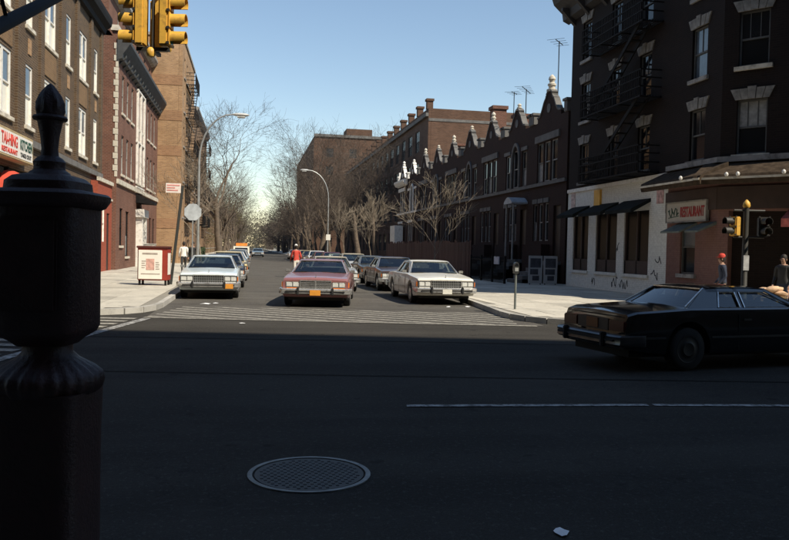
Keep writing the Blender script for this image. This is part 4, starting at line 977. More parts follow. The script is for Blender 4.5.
    if rear:
        for s in (-1, 1): ob('tail_light', MB().rbox(s*0.42, s*0.90*Wd/1.96, -hL-0.02, -hL+0.05, 0.60, 0.76, 0.015), REDLENS, t)
        ob('rear_panel', MB().box(-0.40, 0.40, -hL-0.012, -hL+0.03, 0.59, 0.77), GRILLE, t)
        ob('licence_plate', MB().rbox(-0.155, 0.155, -hL-0.025, -hL-0.012, 0.61, 0.765, 0.006), mk('shaded_plate', (0.16, 0.06, 0.015), 0.6), t)  # orange plate with the avenue's shade put into its colour
        m = MB(); m.box(-0.72, 0.72, -hL-0.002, -hL+0.004, 0.825, 0.833); ob('trunk_gap', m, SEAM, t)
    else:
        for s in (-1, 1): ob('tail_light', MB().box(s*0.5, s*0.88, -hL-0.012, -hL+0.05, 0.60, 0.72), REDLENS, t)
    return t
BACK = R(180)
ICE = ('pale_blue_white_paint', (0.62, 0.69, 0.70)); ROSE = ('dusty_rose_paint', (0.25, 0.105, 0.10)); IVORY = ('ivory_paint', (0.74, 0.71, 0.62))
BRN = ('dark_brown_paint', (0.055, 0.032, 0.022)); OLV = ('dark_olive_paint', (0.05, 0.05, 0.035)); NAVY = ('navy_paint', (0.02, 0.028, 0.05)); SLV = ('silver_paint', (0.36, 0.37, 0.36))
TAN = ('tan_paint', (0.52, 0.43, 0.26)); WHT = ('white_car_paint', (0.70, 0.70, 0.68)); GRN = ('grey_green_paint', (0.14, 0.17, 0.14)); MAR = ('maroon_paint', (0.12, 0.025, 0.025)); BLK = ('black_car_paint', (0.006, 0.0065, 0.008))
STL = ('steel_blue_paint', (0.16, 0.22, 0.28)); YEL = ('yellow_cream_paint', (0.66, 0.52, 0.24))
car('pale blue white sedan parked first at the left kerb, facing the camera', -1.3, 25.3+2.68, BACK, ICE, style='egg', plate=PLATE_O, plate_x=-0.62, Wd=1.92)
car('dusty rose pink sedan with orange plate waiting in the middle of the street', 1.88+0.156*2.75, 22.3+0.988*2.75, R(171), ROSE, style='pink', plate=PLATE_O, L=5.5, Wd=2.02, H=1.38)
car('ivory white sedan parked first at the right kerb by the meter', 6.15, 23.7+2.7, BACK, IVORY, style='egg', plate=PLATE_W, Wd=1.98, L=5.4)
car('silver sedan with tan roof following close behind the rose pink car', 3.35, 32.6, R(178), SLV, roofcol=TAN, style='bars', plate=None)
# kerbside rows
rowR = [('dark brown car parked behind the ivory white car', BRN, 33.7), ('dark olive car parked second behind the ivory car', OLV, 40.1), ('white car parked fourth along the right kerb', WHT, 47.0), ('grey green car parked fifth along the right kerb', GRN, 53.6),
        ('navy car parked sixth along the right kerb', NAVY, 60.2), ('maroon car parked seventh along the right kerb', MAR, 67), ('white car parked eighth along the right kerb', WHT, 74), ('dark brown car parked ninth along the right kerb', BRN, 81), ('navy car parked tenth along the right kerb', NAVY, 88), ('silver car parked eleventh along the right kerb', SLV, 95), ('dark olive car parked twelfth along the right kerb', OLV, 103), ('white car parked farthest along the right kerb', WHT, 111)]
for i, (lb, c, yy) in enumerate(rowR):
    car(lb, 6.25+0.06*math.sin(i*2.3), yy, BACK+R(1.2*math.sin(i*1.7)), c, style=('bars', 'egg', 'pink')[i % 3], L=(5.45, 5.0, 5.3, 5.6)[i % 4], H=(1.42, 1.36, 1.44, 1.39)[(i*3) % 4], Wd=(1.98, 1.86, 1.94)[i % 3], kind=('sedan', 'coupe', 'sedan', 'wagon')[i % 4], roofcol=(None, None, TAN, None, MAR, None)[i % 6], detail=i < 3, group='cars parked along the right kerb', plate=PLATE_O if i < 3 else None)
rowL = [('navy car parked behind the pale blue white car', NAVY, 34.4, None), ('yellow cream car parked third along the left kerb', YEL, 41, None), ('steel blue car parked fourth along the left kerb', STL, 47.6, None), ('white car parked fifth along the left kerb', WHT, 54.2, None),
        ('dark olive car parked sixth along the left kerb', OLV, 61, None), ('silver car parked seventh along the left kerb', SLV, 68, None), ('maroon car parked eighth along the left kerb', MAR, 75, None), ('white car parked ninth along the left kerb, before the van', WHT, 83, None)]
for i, (lb, c, yy, rc_) in enumerate(rowL):
    car(lb, -1.15+0.02*i, yy, BACK+R(1.3*math.sin(i*2.1)), c, style=('bars', 'egg', 'pink')[i % 3], L=(5.1, 5.5, 5.3)[i % 3], H=(1.38, 1.45, 1.40, 1.36)[i % 4], Wd=(1.88, 1.98, 1.92)[i % 3], kind=('sedan', 'wagon', 'sedan', 'coupe')[i % 4], detail=i < 2, group='cars parked along the left kerb')
car('steel blue sedan driving far up the middle of the street', 1.2, 128, BACK, STL, style='bars', detail=False)
# dark coupe crossing on the avenue
pz = W(3.44, 11.2); hd = R(20)
fdir = Vector((math.cos(hd+AV), math.sin(hd+AV), 0)); ldir = Vector((-fdir.y, fdir.x, 0))
cc = pz + fdir*2.45 + ldir*0.88
car('black two-door sedan in shade driving across the avenue, seen from behind', cc.x, cc.y, math.atan2(fdir.y, fdir.x)-R(90), BLK, L=4.9, Wd=1.76, H=1.29, kind='coupe', rear=True, style='bars', trim=mk('shaded_chrome', (0.10, 0.105, 0.11), 0.3, 0.8))  # shade painted into this car's bumper and moulding chrome
# van
v = thing('van', 'cream delivery van with orange roof board parked on the left', 'van', (-1.1, 99, 0), BACK); v.scale = (1, 1, 0.8)
VP = paint('van_cream', (0.60, 0.56, 0.44))
ob('body', MB().slabx([(-2.6, 0.35), (2.5, 0.35), (2.6, 0.75), (2.45, 1.15), (1.95, 1.95), (1.7, 2.12), (-2.55, 2.12), (-2.6, 1.9)], -0.97, 0.97), VP, v)
ob('windshield', MB().poly([(-0.85, 2.435, 1.2), (0.85, 2.435, 1.2), (0.75, 2.0, 1.9), (-0.75, 2.0, 1.9)]), DARKGLASS, v)
ob('grille', MB().box(-0.7, 0.7, 2.5, 2.6, 0.6, 0.8), GRILLE, v); ob('bumper', MB().box(-0.98, 0.98, 2.5, 2.72, 0.38, 0.55), CHROME, v)
for s in (-1, 1):
    ob('headlight', MB().cyly(2.5, 2.6, s*0.8, 0.72, 0.09), LAMP, v); ob('side_window', MB().box(s*0.965, s*0.975, 1.0, 1.9, 1.25, 1.8), DARKGLASS, v)
    for c in (-1.6, 1.6): wl = ob('wheel', WC['tyre'], None, v, (s*0.88, c, 0.333)); ob('hubcap', WC['hub'], None, wl)
ob('roof_board', MB().rbox(-0.7, 0.7, 0.5, 0.7, 2.16, 2.62, 0.02).box(-0.5, -0.4, 0.55, 0.65, 2.1, 2.17).box(0.4, 0.5, 0.55, 0.65, 2.1, 2.17), mk('orange_board', (0.72, 0.24, 0.04), 0.5), v)

# ------------------------------------------------------------------ fire alarm post beside the camera
FP = mk('old_red_black_enamel', (0.030, 0.010, 0.008), 0.55, var=0.35, vscale=9, bmp=0.3, bscale=60)
pp = W(-1.385, 3.07)
fa = thing('fire_alarm_post', 'ornate dark cast iron fire alarm post with torch finial close to the camera', 'alarm post', (pp.x, pp.y, KH), AV)
def sq_rings(prof, n=40, e=3.2):
    out = []
    for r, z in prof:
        rg = []
        for i in range(n):
            a = 2*math.pi*i/n; c, s = math.cos(a), math.sin(a)
            k = (abs(c)**e+abs(s)**e)**(-1/e); rg.append((r*k*c, r*k*s, z))
        out.append(rg)
    return out
k0 = -KH
ob('pedestal', MB().loft(sq_rings([(0.25,0.0),(0.25,0.12),(0.22,0.16),(0.20,0.22),(0.175,0.30),(0.175,0.95+k0),(0.18,1.16+k0)], e=6)).mesh('pedestal', 40), FP, fa)
fl = [];   # fluted flare under the box
for r, z in ((0.19,1.15),(0.205,1.17),(0.213,1.20),(0.205,1.225),(0.175,1.25),(0.12,1.285),(0.095,1.31),(0.095,1.35)):
    fl.append([((r+0.006*math.cos(24*a)*(1 if r > 0.17 else 0))*math.cos(a), (r+0.006*math.cos(24*a)*(1 if r > 0.17 else 0))*math.sin(a), z+k0) for a in [2*math.pi*i/96 for i in range(96)]])
ob('fluted_collar', MB().loft(fl).mesh('fluted_collar', 50), FP, fa)
ob('alarm_box', MB().loft(sq_rings([(0.10,1.34+k0),(0.12,1.36+k0),(0.158,1.385+k0),(0.170,1.41+k0),(0.170,1.90+k0)], e=5)).mesh('alarm_box', 40), FP, fa)
ob('box_door', MB().rbox(-0.11, 0.11, -0.185, -0.168, 1.48+k0, 1.84+k0, 0.01), FP, fa)
ob('cap', MB().loft(sq_rings([(0.172,1.88+k0),(0.19,1.89+k0),(0.205,1.915+k0),(0.208,1.935+k0),(0.198,1.945+k0),(0.17,1.95+k0),(0.145,1.955+k0),(0.142,1.985+k0),(0.12,2.005+k0),(0.085,2.015+k0)], e=4)).mesh('cap', 40), FP, fa)
tp = [(0.085,2.01),(0.075,2.025),(0.06,2.035),(0.058,2.05),(0.062,2.065),(0.05,2.08),(0.034,2.09),(0.031,2.12),(0.036,2.17),(0.045,2.215),(0.048,2.23),(0.062,2.232),(0.066,2.24),(0.062,2.248),(0.05,2.252),(0.053,2.27),(0.05,2.30),(0.04,2.33),(0.026,2.352),(0.012,2.37),(0.0,2.38)]
fr_ = []
for r, z in tp:
    tw = 0.10 if z > 2.255 else 0.0
    fr_.append([(r*(1+tw*math.sin(7*a+z*30))*math.cos(a), r*(1+tw*math.sin(7*a+z*30))*math.sin(a), z+k0) for a in [2*math.pi*i/28 for i in range(28)]])
ob('torch_finial', MB().loft(fr_).mesh('torch_finial', 45), FP, fa)

# ------------------------------------------------------------------ traffic signals
SIGY = mk('signal_yellow', (0.70, 0.40, 0.06), 0.5, var=0.12, vscale=4, dirt=((0.35, 0.2, 0.05), 9.0)); SIGD = mk('signal_dark', (0.02, 0.018, 0.014), 0.6)
def signal_head(root, loc, rot, sec=0.29, body=SIGY, lens=True, n=3, w_=0.29, vis=None):
    h = ob('signal_head', MB().rbox(-w_/2, w_/2, -0.10, 0.06, 0, sec*n, 0.025).mesh('signal_head', 30), body, root, loc, rot)
    for k in range(n):
        z = sec*(k+0.5)
        d = ob('signal_door', MB().rbox(-w_/2+0.012, w_/2-0.012, -0.125, -0.10, z-sec/2+0.012, z+sec/2-0.012, 0.01), body, h)
        vz = MB(); r = 0.118; a0 = R(-35); pts = []
        arc = [a0+(R(250))*i/16 for i in range(17)]
        o = [[(rr*math.cos(a), yy+(0.0), z+rr*math.sin(a)) for a in arc] for rr, yy in ((r, -0.12), (r, -0.37), (r-0.01, -0.37), (r-0.01, -0.12))]
        vz.loft(o, closed=False, cap0=False, cap1=False)
        ob('visor', vz.mesh('visor', 40), vis or body, h)
        ob('lens', MB().cyly(-0.128, -0.12, 0, z, 0.105), mk('lens_%d' % (n-1-k), [(0.09, 0.008, 0.006), (0.10, 0.06, 0.008), (0.008, 0.07, 0.04)][min(2, n-1-k)], 0.2), h)
    for s in (-1, 1):
        for k in range(n+1): ob('latch', MB().box(s*w_/2-0.015, s*w_/2+0.015, -0.125, -0.08, sec*k-0.02 if k else 0.02, sec*k+0.02 if k else 0.06), SIGD, h)
    return h
sp_ = W(-4.18, 13.0, 4.95)
ts = thing('traffic_signal', 'yellow traffic signal cluster with heads facing left and right, hanging at top left', 'traffic light', tuple(sp_), AV)
signal_head(ts, (-0.15, 0, 0.12), R(-90)); signal_head(ts, (0.21, 0.02, 0.12), R(90))
signal_head(ts, (0.03, 0.32, 0.12), R(180))
ob('lower_bracket', MB().box(-0.24, 0.3, -0.03, 0.03, 0.04, 0.10).box(0.0, 0.06, -0.03, 0.36, 0.03, 0.09), SIGD, ts)
ob('bracket_ball', MB().lathe([(0.0,-0.07),(0.06,-0.05),(0.08,0.0),(0.07,0.06),(0.04,0.1),(0.0,0.11)], 12).mesh('bracket_ball', 40), SIGY, ts)
ob('upper_bracket', MB().box(-0.24, 0.3, -0.03, 0.03, 1.02, 1.08).box(0.0, 0.06, -0.03, 0.36, 1.03, 1.09).tube([(0.03, 0, 0.0), (0.03, 0, 1.78)], 0.03, 8), SIGD, ts)
pb0 = W(-2.05, 3.5)
ma = thing('mast_arm_pole', 'dark mast arm pole whose sloping arm carries the yellow signal cluster', 'pole', (pb0.x, pb0.y, KH))
e = W(-4.15, 13.0, 6.72) - Vector((pb0.x, pb0.y, KH)); s0 = Vector((0, 0, 2.455))
ob('pole', MB().lathe([(0.17, 0), (0.17, 0.35), (0.10, 0.42), (0.085, 2.4), (0.075, 3.7), (0.09, 3.72), (0.06, 3.85), (0.0, 3.9)], 16).mesh('pole', 40), IRON, ma)
ob('arm', MB().tube([s0, s0.lerp(e, 0.5), e, e+(e-s0).normalized()*0.25], [0.042, 0.037, 0.032, 0.03], 10), IRON, ma)
ob('guy_rod', MB().tube([Vector((0, 0, 3.7)), s0.lerp(e, 0.1)], 0.012, 5), IRON, ma)
# right corner signal
q = W(8.55, 18.75)
rs = thing('traffic_signal', 'dark corner signal post with yellow finial before the restaurant doorway', 'traffic light', (q.x, q.y, KH), AV)
ob('post', MB().lathe([(0.14, 0), (0.14, 0.3), (0.075, 0.38), (0.062, 2.85)], 14).mesh('post', 40), mk('post_dark', (0.03, 0.028, 0.022), 0.6), rs)
ob('finial', MB().lathe([(0.07, 2.82), (0.09, 2.86), (0.075, 2.94), (0.03, 3.0), (0.0, 3.02)], 12).mesh('finial', 40), SIGY, rs)
h1 = signal_head(rs, (0.40, -0.02, 2.12), R(0), 0.28, SIGD, n=2); h2 = signal_head(rs, (-0.22, 0.05, 2.12), R(-78), 0.28, SIGY, n=2, vis=SIGD); h1.scale = h2.scale = (0.85, 0.85, 0.85)
ob('signal_bracket', MB().tube([(-0.3, 0, 2.75), (0.45, 0, 2.75)], 0.025, 8).tube([(-0.3, 0, 2.1), (0.45, 0, 2.1)], 0.02, 8), MATS['post_dark'], rs)
ob('post_notice', MB().rbox(-0.075, 0.075, -0.085, -0.065, 1.28, 1.66, 0.01), mk('notice_grey', (0.45, 0.45, 0.44), 0.6, var=0.3, vscale=8), rs)

# ------------------------------------------------------------------ street lights, sign posts, meter, newspaper box
def street_light(label, x, y, h, arm, side):
    t = thing('street_light', label, 'street light', (x, y, KH))
    ob('base', MB().lathe([(0.17, 0), (0.17, 0.5), (0.11, 0.62), (0.1, 0.8)], 12).mesh('base', 40), STEEL, t)
    pts = [(0, 0, 0.75), (0, 0, h*0.70)] + [(side*arm*0.82*(1-math.cos(a)), 0, h*0.70+h*0.30*math.sin(a)) for a in [R(90)*i/8 for i in range(1, 9)]]
    ob('pole', MB().tube(pts, [0.085, 0.065]+[0.052-0.002*i for i in range(8)], 8).mesh('pole', 40), STEEL, t)
    ob('lamp_head', MB().loft([[(side*(arm*0.80+xx), 0.15*ww_*math.cos(2*math.pi*i/12), h+0.0+0.10*ww_*math.sin(2*math.pi*i/12)) for i in range(12)] for xx, ww_ in ((0, 0.35), (0.15, 0.8), (0.45, 1.0), (0.75, 0.85), (0.9, 0.2))]).mesh('lamp_head', 50), mk('lamp_grey', (0.5, 0.5, 0.48), 0.4), t)
    ob('lamp_glass', MB().rbox(side*(arm*0.8+0.25), side*(arm*0.8+0.7), -0.12, 0.12, h-0.17, h-0.09, 0.03), LAMP, t)
    return t
street_light('tall street light with long curved arm on the left pavement', -2.75, 42, 8.6, 2.1, 1)
t = street_light('street light with curved arm on the right pavement beyond the rose pink car', 7.9, 80, 9.6, 2.6, -1)
ob('pole_plate', MB().box(-0.18, 0.28, -0.12, -0.1, 2.4, 3.0), PLATE_W, t)
# leaning sign post
sp = thing('sign_post', 'leaning dark post with small red and white parking sign behind the newspaper box', 'sign post', (-3.12, 31.9, KH)); sp.scale = (1.12, 1.12, 1.12)
ob('post', MB().bar((0, 0, 0), (0.36, 0.1, 3.55), 0.07, 0.09), mk('post_green_black', (0.018, 0.02, 0.017), 0.6), sp)
sn = ob('sign_plate', MB().box(-0.22, 0.3, 0.02, 0.035, 3.28, 3.62), mk('sign_plate_white', (0.74, 0.66, 0.60), 0.5, var=0.12, vscale=8), sp)
m = MB().box(-0.18, 0.26, 0.012, 0.02, 3.53, 3.57).box(-0.18, 0.1, 0.012, 0.02, 3.44, 3.48).box(-0.18, 0.2, 0.012, 0.02, 3.35, 3.39); ob('sign_print', m, mk('sign_print_pink', (0.62, 0.25, 0.22), 0.6), sn)
# octagonal sign (back)
oc = thing('stop_sign', 'octagonal street sign seen from behind beside the left street light', 'sign', (-2.7, 37.5, KH))
ob('post', MB().box(-0.03, 0.03, -0.03, 0.03, 0, 3.6), STEEL, oc)
ob('plate', MB().slab([(0.42*math.cos(R(22.5+45*i)), 3.15+0.42*math.sin(R(22.5+45*i))) for i in range(8)], -0.045, -0.035), mk('sign_back', (0.52, 0.56, 0.58), 0.4, 0.2), oc)
# newspaper box
nb = thing('newspaper_box', 'red newspaper vending box with white printed front on the left corner pavement', 'newspaper box', (-3.62, 31.2, KH), R(-6)); nb.scale = (1.2, 1.2, 1.2)
NR = mk('newspaper_red', (0.30, 0.035, 0.022), 0.5, var=0.15)
ob('cabinet', MB().rbox(-0.52, 0.42, -0.28, 0.28, 0.16, 1.22, 0.02), NR, nb)
ob('front_panel', MB().rbox(-0.49, 0.26, -0.312, -0.282, 0.2, 1.14, 0.012), mk('panel_white', (0.84, 0.80, 0.72), 0.5, var=0.06), nb)
m = MB().box(-0.36, 0.12, -0.317, -0.313, 1.00, 1.05).box(-0.40, 0.2, -0.317, -0.313, 0.36, 0.385)
for k in range(4): m.box(-0.38, -0.28+0.03*(k % 2), -0.317, -0.313, 0.56+0.07*k, 0.585+0.07*k).box(0.06, 0.18-0.02*(k % 2), -0.317, -0.313, 0.52+0.07*k, 0.545+0.07*k)
ob('print', m, mk('print_grey', (0.36, 0.30, 0.26), 0.6), nb)
ob('print_picture', MB().box(-0.24, 0.02, -0.317, -0.313, 0.5, 0.86), mk('print_red', (0.62, 0.36, 0.30), 0.6, var=0.3, vscale=14), nb)
ob('top_hood', MB().rbox(-0.55, 0.45, -0.32, 0.3, 1.2, 1.27, 0.015), mk('hood_maroon', (0.09, 0.022, 0.018), 0.5), nb)
ob('side_label', MB().box(0.421, 0.426, -0.2, 0.2, 0.35, 1.05), MATS['panel_white'], nb)
for x_ in (-0.46, 0.36):
    for y_ in (-0.22, 0.22): ob('leg', MB().box(x_-0.03, x_+0.03, y_-0.03, y_+0.03, 0, 0.17), IRON, nb)
# parking meter
pm = W(3.42, 21.6); mt = thing('parking_meter', 'grey parking meter on the right pavement corner', 'parking meter', (pm.x, pm.y, KH))
ob('post', MB().tube([(0, 0, 0), (0, 0, 1.02)], 0.032, 10), mk('meter_post', (0.16, 0.18, 0.17), 0.5, 0.3), mt)
ob('meter_head', MB().slab([(-0.06, 1.0), (0.06, 1.0), (0.08, 1.12), (0.075, 1.22)] + [(0.075*math.cos(a), 1.22+0.11*math.sin(a)) for a in [R(180)*i/10 for i in range(1, 10)]] + [(-0.075, 1.22), (-0.08, 1.12)], -0.06, 0.06).mesh('meter_head', 30), mk('meter_grey', (0.035, 0.037, 0.036), 0.4, 0.3), mt)
ob('meter_window', MB().slab([(0.055*math.cos(a), 1.22+0.07*math.sin(a)) for a in [R(180)*i/10 for i in range(11)]], -0.066, -0.06), DARKGLASS, mt)
ob('coin_plate', MB().box(-0.05, 0.05, -0.066, -0.06, 1.07, 1.17), STEEL, mt)
# white board, hedge by the tan block
wb = thing('notice_board', 'white upright cabinet before the hedge of the tan block', 'cabinet', (-7.1, 57.5, KH)); ob('cabinet', MB().rbox(-0.4, 0.4, -0.2, 0.2, 0.05, 1.55, 0.03), WHITE, wb); ob('cabinet_lid', MB().rbox(-0.44, 0.44, -0.24, 0.24, 1.55, 1.62, 0.02), WHITE, wb); ob('cabinet_foot', MB().box(-0.42, 0.42, -0.22, 0.22, 0, 0.05), GREYSTONE, wb)
def leaf_mass(m, cx, cy, z0, rx, ry, h, n, s, rnd):
    for _ in range(n):
        a = rnd.uniform(0, 2*math.pi); b = rnd.random()**0.4
        p = Vector((cx+rx*b*math.cos(a), cy+ry*b*math.sin(a), z0+h*rnd.random()))
        d = Vector((rnd.gauss(0,1), rnd.gauss(0,1), rnd.gauss(0,1))).normalized(); e_ = d.orthogonal().normalized(); f_ = d.cross(e_); q_ = s*rnd.uniform(0.6, 1.3)
        m.poly([p-e_*q_, p+f_*q_*0.5, p+e_*q_, p-f_*q_*0.5])
LEAF = mk('hedge_leaf', (0.035, 0.055, 0.018), 0.7, var=0.5, vscale=3)
rnd = random.Random(11)
for k, (x, y, rx, ry, h, lb) in enumerate(((-7.4, 64.5, 1.1, 2.6, 1.15, 'dark clipped hedge before the end wall of the tan block'), (-4.9, 74, 0.7, 5.0, 1.3, 'low dark hedge along the side of the tan block'))):
    hd_ = thing('hedge', lb, 'hedge', (x, y, KH)); m = MB(); leaf_mass(m, 0, 0, 0.1, rx, ry, h, 5000, 0.075, rnd); ob('foliage', m, LEAF, hd_)
    m = MB()
    for j in range(14): a = rnd.uniform(-1, 1); m.tube([(rnd.uniform(-.3,.3)*rx, a*ry*0.8, 0), (rnd.uniform(-.6,.6)*rx, a*ry*0.8+rnd.uniform(-.2,.2), h*0.8)], [0.02, 0.008], 4)
    ob('stems', m, mk('twig_dark', (0.05, 0.038, 0.028), 0.9), hd_)

# ------------------------------------------------------------------ manhole, litter
mh = Vector((0.477, 5.89, 0))
mo = thing('manhole_cover', 'round studded manhole cover with pale worn ring in the shaded roadway', 'manhole cover', (mh.x, mh.y, 0.0))
def annulus(r0, r1, z0, z1, n=64):
    m = MB(); rg = [[(r*math.cos(2*math.pi*i/n), r*math.sin(2*math.pi*i/n), z) for i in range(n)] for r, z in ((r0, z0), (r0, z1), (r1, z1), (r1, z0))]
    return m.loft(rg+[rg[0]], cap0=False, cap1=False)
ob('ring', annulus(0.435, 0.472, 0.0, 0.010), mk('worn_iron_ring', (0.13, 0.135, 0.135), 0.5, 0.4, var=0.5, vscale=6, dirt=((0.04, 0.038, 0.035), 5.0)), mo)
ob('cover', MB().lathe([(0.0, 0.006), (0.418, 0.006), (0.418, 0.001), (0.0, 0.001)], 48), mk('cover_iron', (0.03, 0.03, 0.031), 0.6, 0.3), mo)
m = MB(); s = 0.052
for i in range(-8, 9):
    for j in range(-8, 9):
        x, y = (i+0.5*(j % 2))*s, j*s*0.87
        if x*x+y*y < 0.39**2: m.box(x-0.012, x+0.012, y-0.012, y+0.012, 0.005, 0.009)
tag(ob('studs', m, mk('stud_iron', (0.034, 0.034, 0.034), 0.7, 0.1, var=0.6, vscale=5), mo), kind='stuff')
PAPER = mk('paper', (0.80, 0.80, 0.80), 0.8, var=0.05)
def litter(label, xc, yc, s, seed, z=0.0, mat=PAPER):
    r_ = random.Random(seed); m = MB(); n = 9
    rim = [(s*r_.uniform(0.6, 1.1)*math.cos(2*math.pi*i/n)*1.5, s*r_.uniform(0.5, 0.9)*math.sin(2*math.pi*i/n), r_.uniform(0.0, 0.2)*s+0.003) for i in range(n)]
    for i in range(n): m.poly([(0, 0, s*0.35), rim[i], rim[(i+1) % n]])
    p = W(xc, yc, z+0.004); tag(ob('paper_scrap', m, mat, None, tuple(p), r_.uniform(0, 6)), label, 'litter')
litter('crumpled white paper scrap lying on the shaded roadway in front', 1.08, 4.75, 0.06, 1)
litter('white litter scrap on the gutter by the left corner', -5.55, 22.6, 0.11, 2)
litter('small pale scrap beside the left corner kerb', -5.35, 23.0, 0.07, 3)
litter('white scrap under the front of the ivory white car', 1.7, 23.6, 0.09, 4)
litter('pale scrap on the gutter by the right kerb', 2.3, 23.9, 0.08, 5)
litter('small pale scrap on the roadway left of the crossing', -3.4, 17.2, 0.06, 6)

# ------------------------------------------------------------------ trees
BARK = mk('bark', (0.13, 0.098, 0.07), 0.9, var=0.4, vscale=5); BARKP = mk('pale_bark', (0.25, 0.205, 0.15), 0.9, var=0.3, vscale=5); TWIG = mk('twigs', (0.085, 0.064, 0.048), 0.9, var=0.3, vscale=2)
BUD = mk('buds', (0.15, 0.135, 0.05), 0.8, var=0.4, vscale=2)
def tree_meshes(seed, h, r0, fork, spread, depth, lean=(0,0), nsub=3, bark=BARK, twig=TWIG, buds=0, up=0.25):
    rnd = random.Random(seed); tk, cr, bd = MB(), MB(), MB(); tips = []
    def grow(p, d, ln, r, lev):
        n = 4 if lev < 3 else 3; pts = [p]; rad = [r]; q = p.copy(); dd = d.copy()
        for i in range(n):
            dd = (dd + Vector((rnd.gauss(0,1), rnd.gauss(0,1), rnd.gauss(0,0.7)))*(0.10 if lev < 2 else 0.17) + Vector((0,0,up*0.10))).normalized()
            q = q + dd*ln/n; pts.append(q.copy()); rad.append(max(0.006, r*(1-0.45*(i+1)/n)))
        (tk if lev < 2 else cr).tube(pts, rad, 8 if lev == 0 else 6 if lev == 1 else 4 if lev < 4 else 3)
        if lev >= depth: tips.append((q.copy(), dd.copy())); return
        k = nsub + (1 if rnd.random() < 0.5 else 0)
        for j in range(k):
            t_ = 1.0 if j == 0 else rnd.uniform(0.35, 0.95)
            i0 = min(n-1, int(t_*n)); f_ = t_*n-i0; base = pts[i0].lerp(pts[i0+1], min(1, f_))
            ang = spread*(0.35 if j == 0 else rnd.uniform(0.7, 1.25)); ax = dd.orthogonal().normalized(); ax.rotate(Matrix.Rotation(rnd.uniform(0, 2*math.pi), 3, dd))
            nd = dd.copy(); nd.rotate(Matrix.Rotation(ang, 3, ax)); nd = (nd+Vector((0,0,up*0.4))).normalized()
            grow(base, nd, ln*rnd.uniform(0.60, 0.82), max(0.007, rad[min(n, i0+1)]*rnd.uniform(0.55, 0.75)), lev+1)
    d0 = Vector((lean[0], lean[1], 1)).normalized()
    grow(Vector((0,0,-0.05)), d0, h*fork, r0, 0)
    if buds:
        for p, d in tips:
            for _ in range(buds):
                c = p + Vector((rnd.gauss(0,.18), rnd.gauss(0,.18), rnd.gauss(0,.18))); e_ = Vector((rnd.gauss(0,1), rnd.gauss(0,1), rnd.gauss(0,1))).normalized()*0.07; f_ = e_.orthogonal().normalized()*0.05
                bd.poly([c-e_, c+f_, c+e_, c-f_])
    a = tk.mesh('trunk', 50); a.materials.append(bark)
    if buds: cr.cm = 1; cr.add(bd.v, bd.f)
    b = cr.mesh('crown'); b.materials.append(twig)
    if buds: b.materials.append(BUD)
    return a, b
def plant(label, me, x, y, rot=0.0, s=1.0, group=None, z=KH):
    t = thing('street_tree', label, 'tree', (x, y, z), rot, group); t.scale = (s, s, s)
    ob('trunk', me[0], None, t); ob('crown', me[1], None, t); return t
T1 = tree_meshes(5, 15, 0.30, 0.33, 0.80, 6, (0.24, 0.0), 3, up=0.14)
T2 = tree_meshes(8, 13, 0.22, 0.32, 0.72, 5, (0, 0), 3, buds=0)
T3 = tree_meshes(15, 12, 0.20, 0.30, 0.75, 5, (0.03, 0), 3, buds=4)
S1 = tree_meshes(21, 6.4, 0.045, 0.40, 0.50, 5, (0, 0), 3, BARKP, BARKP)
S2 = tree_meshes(27, 6.0, 0.045, 0.40, 0.48, 5, (0, 0), 3, BARKP, BARKP)
plant('tall bare street tree leaning over the road beyond the left street light', T1, -2.95, 72, R(0), 1.12)
plant('thin bare sapling before the row houses behind the ivory white car', S1, 10.6, 43.4, 0.4, 0.9, 'young trees on the right pavement')
plant('thin bare sapling second from the ivory white car', S2, 9.3, 59.8, 1.4, 0.92, 'young trees on the right pavement')
plant('thin bare sapling third from the ivory white car', S1, 9.3, 76, 2.6, 0.95, 'young trees on the right pavement')
plant('slender bare tree beside the tan block on the left pavement', S2, -3.4, 56, 0.3, 1.25, 'bare trees on the left pavement')
rnd = random.Random(5)
for k in range(7):
    plant('bare tree behind the right pavement railings, number %s from the row houses' % ('one', 'two', 'three', 'four', 'five', 'six', 'seven', 'eight', 'nine', 'ten', 'eleven', 'twelve')[k], (T1, T2, T1)[k % 3], 12.3+rnd.uniform(-.8,1.2), 90+k*13+rnd.uniform(-2,2), rnd.uniform(0,6), rnd.uniform(0.95, 1.2), 'bare trees on the right pavement')
for k in range(9):
    plant('bare street tree on the left pavement, number %s beyond the tall leaning one' % ('one', 'two', 'three', 'four', 'five', 'six', 'seven', 'eight', 'nine')[k], (T2, T3, T1)[k % 3], -3.4+rnd.uniform(-.4,.2), 86+k*13+rnd.uniform(-2,2), rnd.uniform(0,6), rnd.uniform(0.8, 1.1), 'bare trees on the left pavement')
    plant('bare street tree on the right pavement, number %s beyond the saplings' % ('one', 'two', 'three', 'four', 'five', 'six', 'seven', 'eight', 'nine')[k], (T2, T1, T2)[k % 3], 9.2+rnd.uniform(-.3,.5), 88+k*12+rnd.uniform(-2,2), rnd.uniform(0,6), rnd.uniform(0.85, 1.15), 'bare trees on the right pavement')
for k in range(4): plant('tall dark bare tree screening the far block, %s of four' % ('nearest', 'second', 'third', 'farthest')[k], (T1, T2)[k % 2], (9.8, 9.2, 10.4, 9.0)[k], (108, 121, 133, 146)[k], (2.0, 1.0, 4.4, 3.0)[k], (1.45, 1.65, 1.6, 1.8)[k], 'bare trees on the right pavement')
for k in range(4): plant('bare yard tree beside the long school building, %s' % ('nearest', 'second', 'third', 'farthest')[k], (T1, T2)[k % 2], 14.5, 90+k*20, rnd.uniform(0,6), 1.1, 'bare trees on the right pavement')
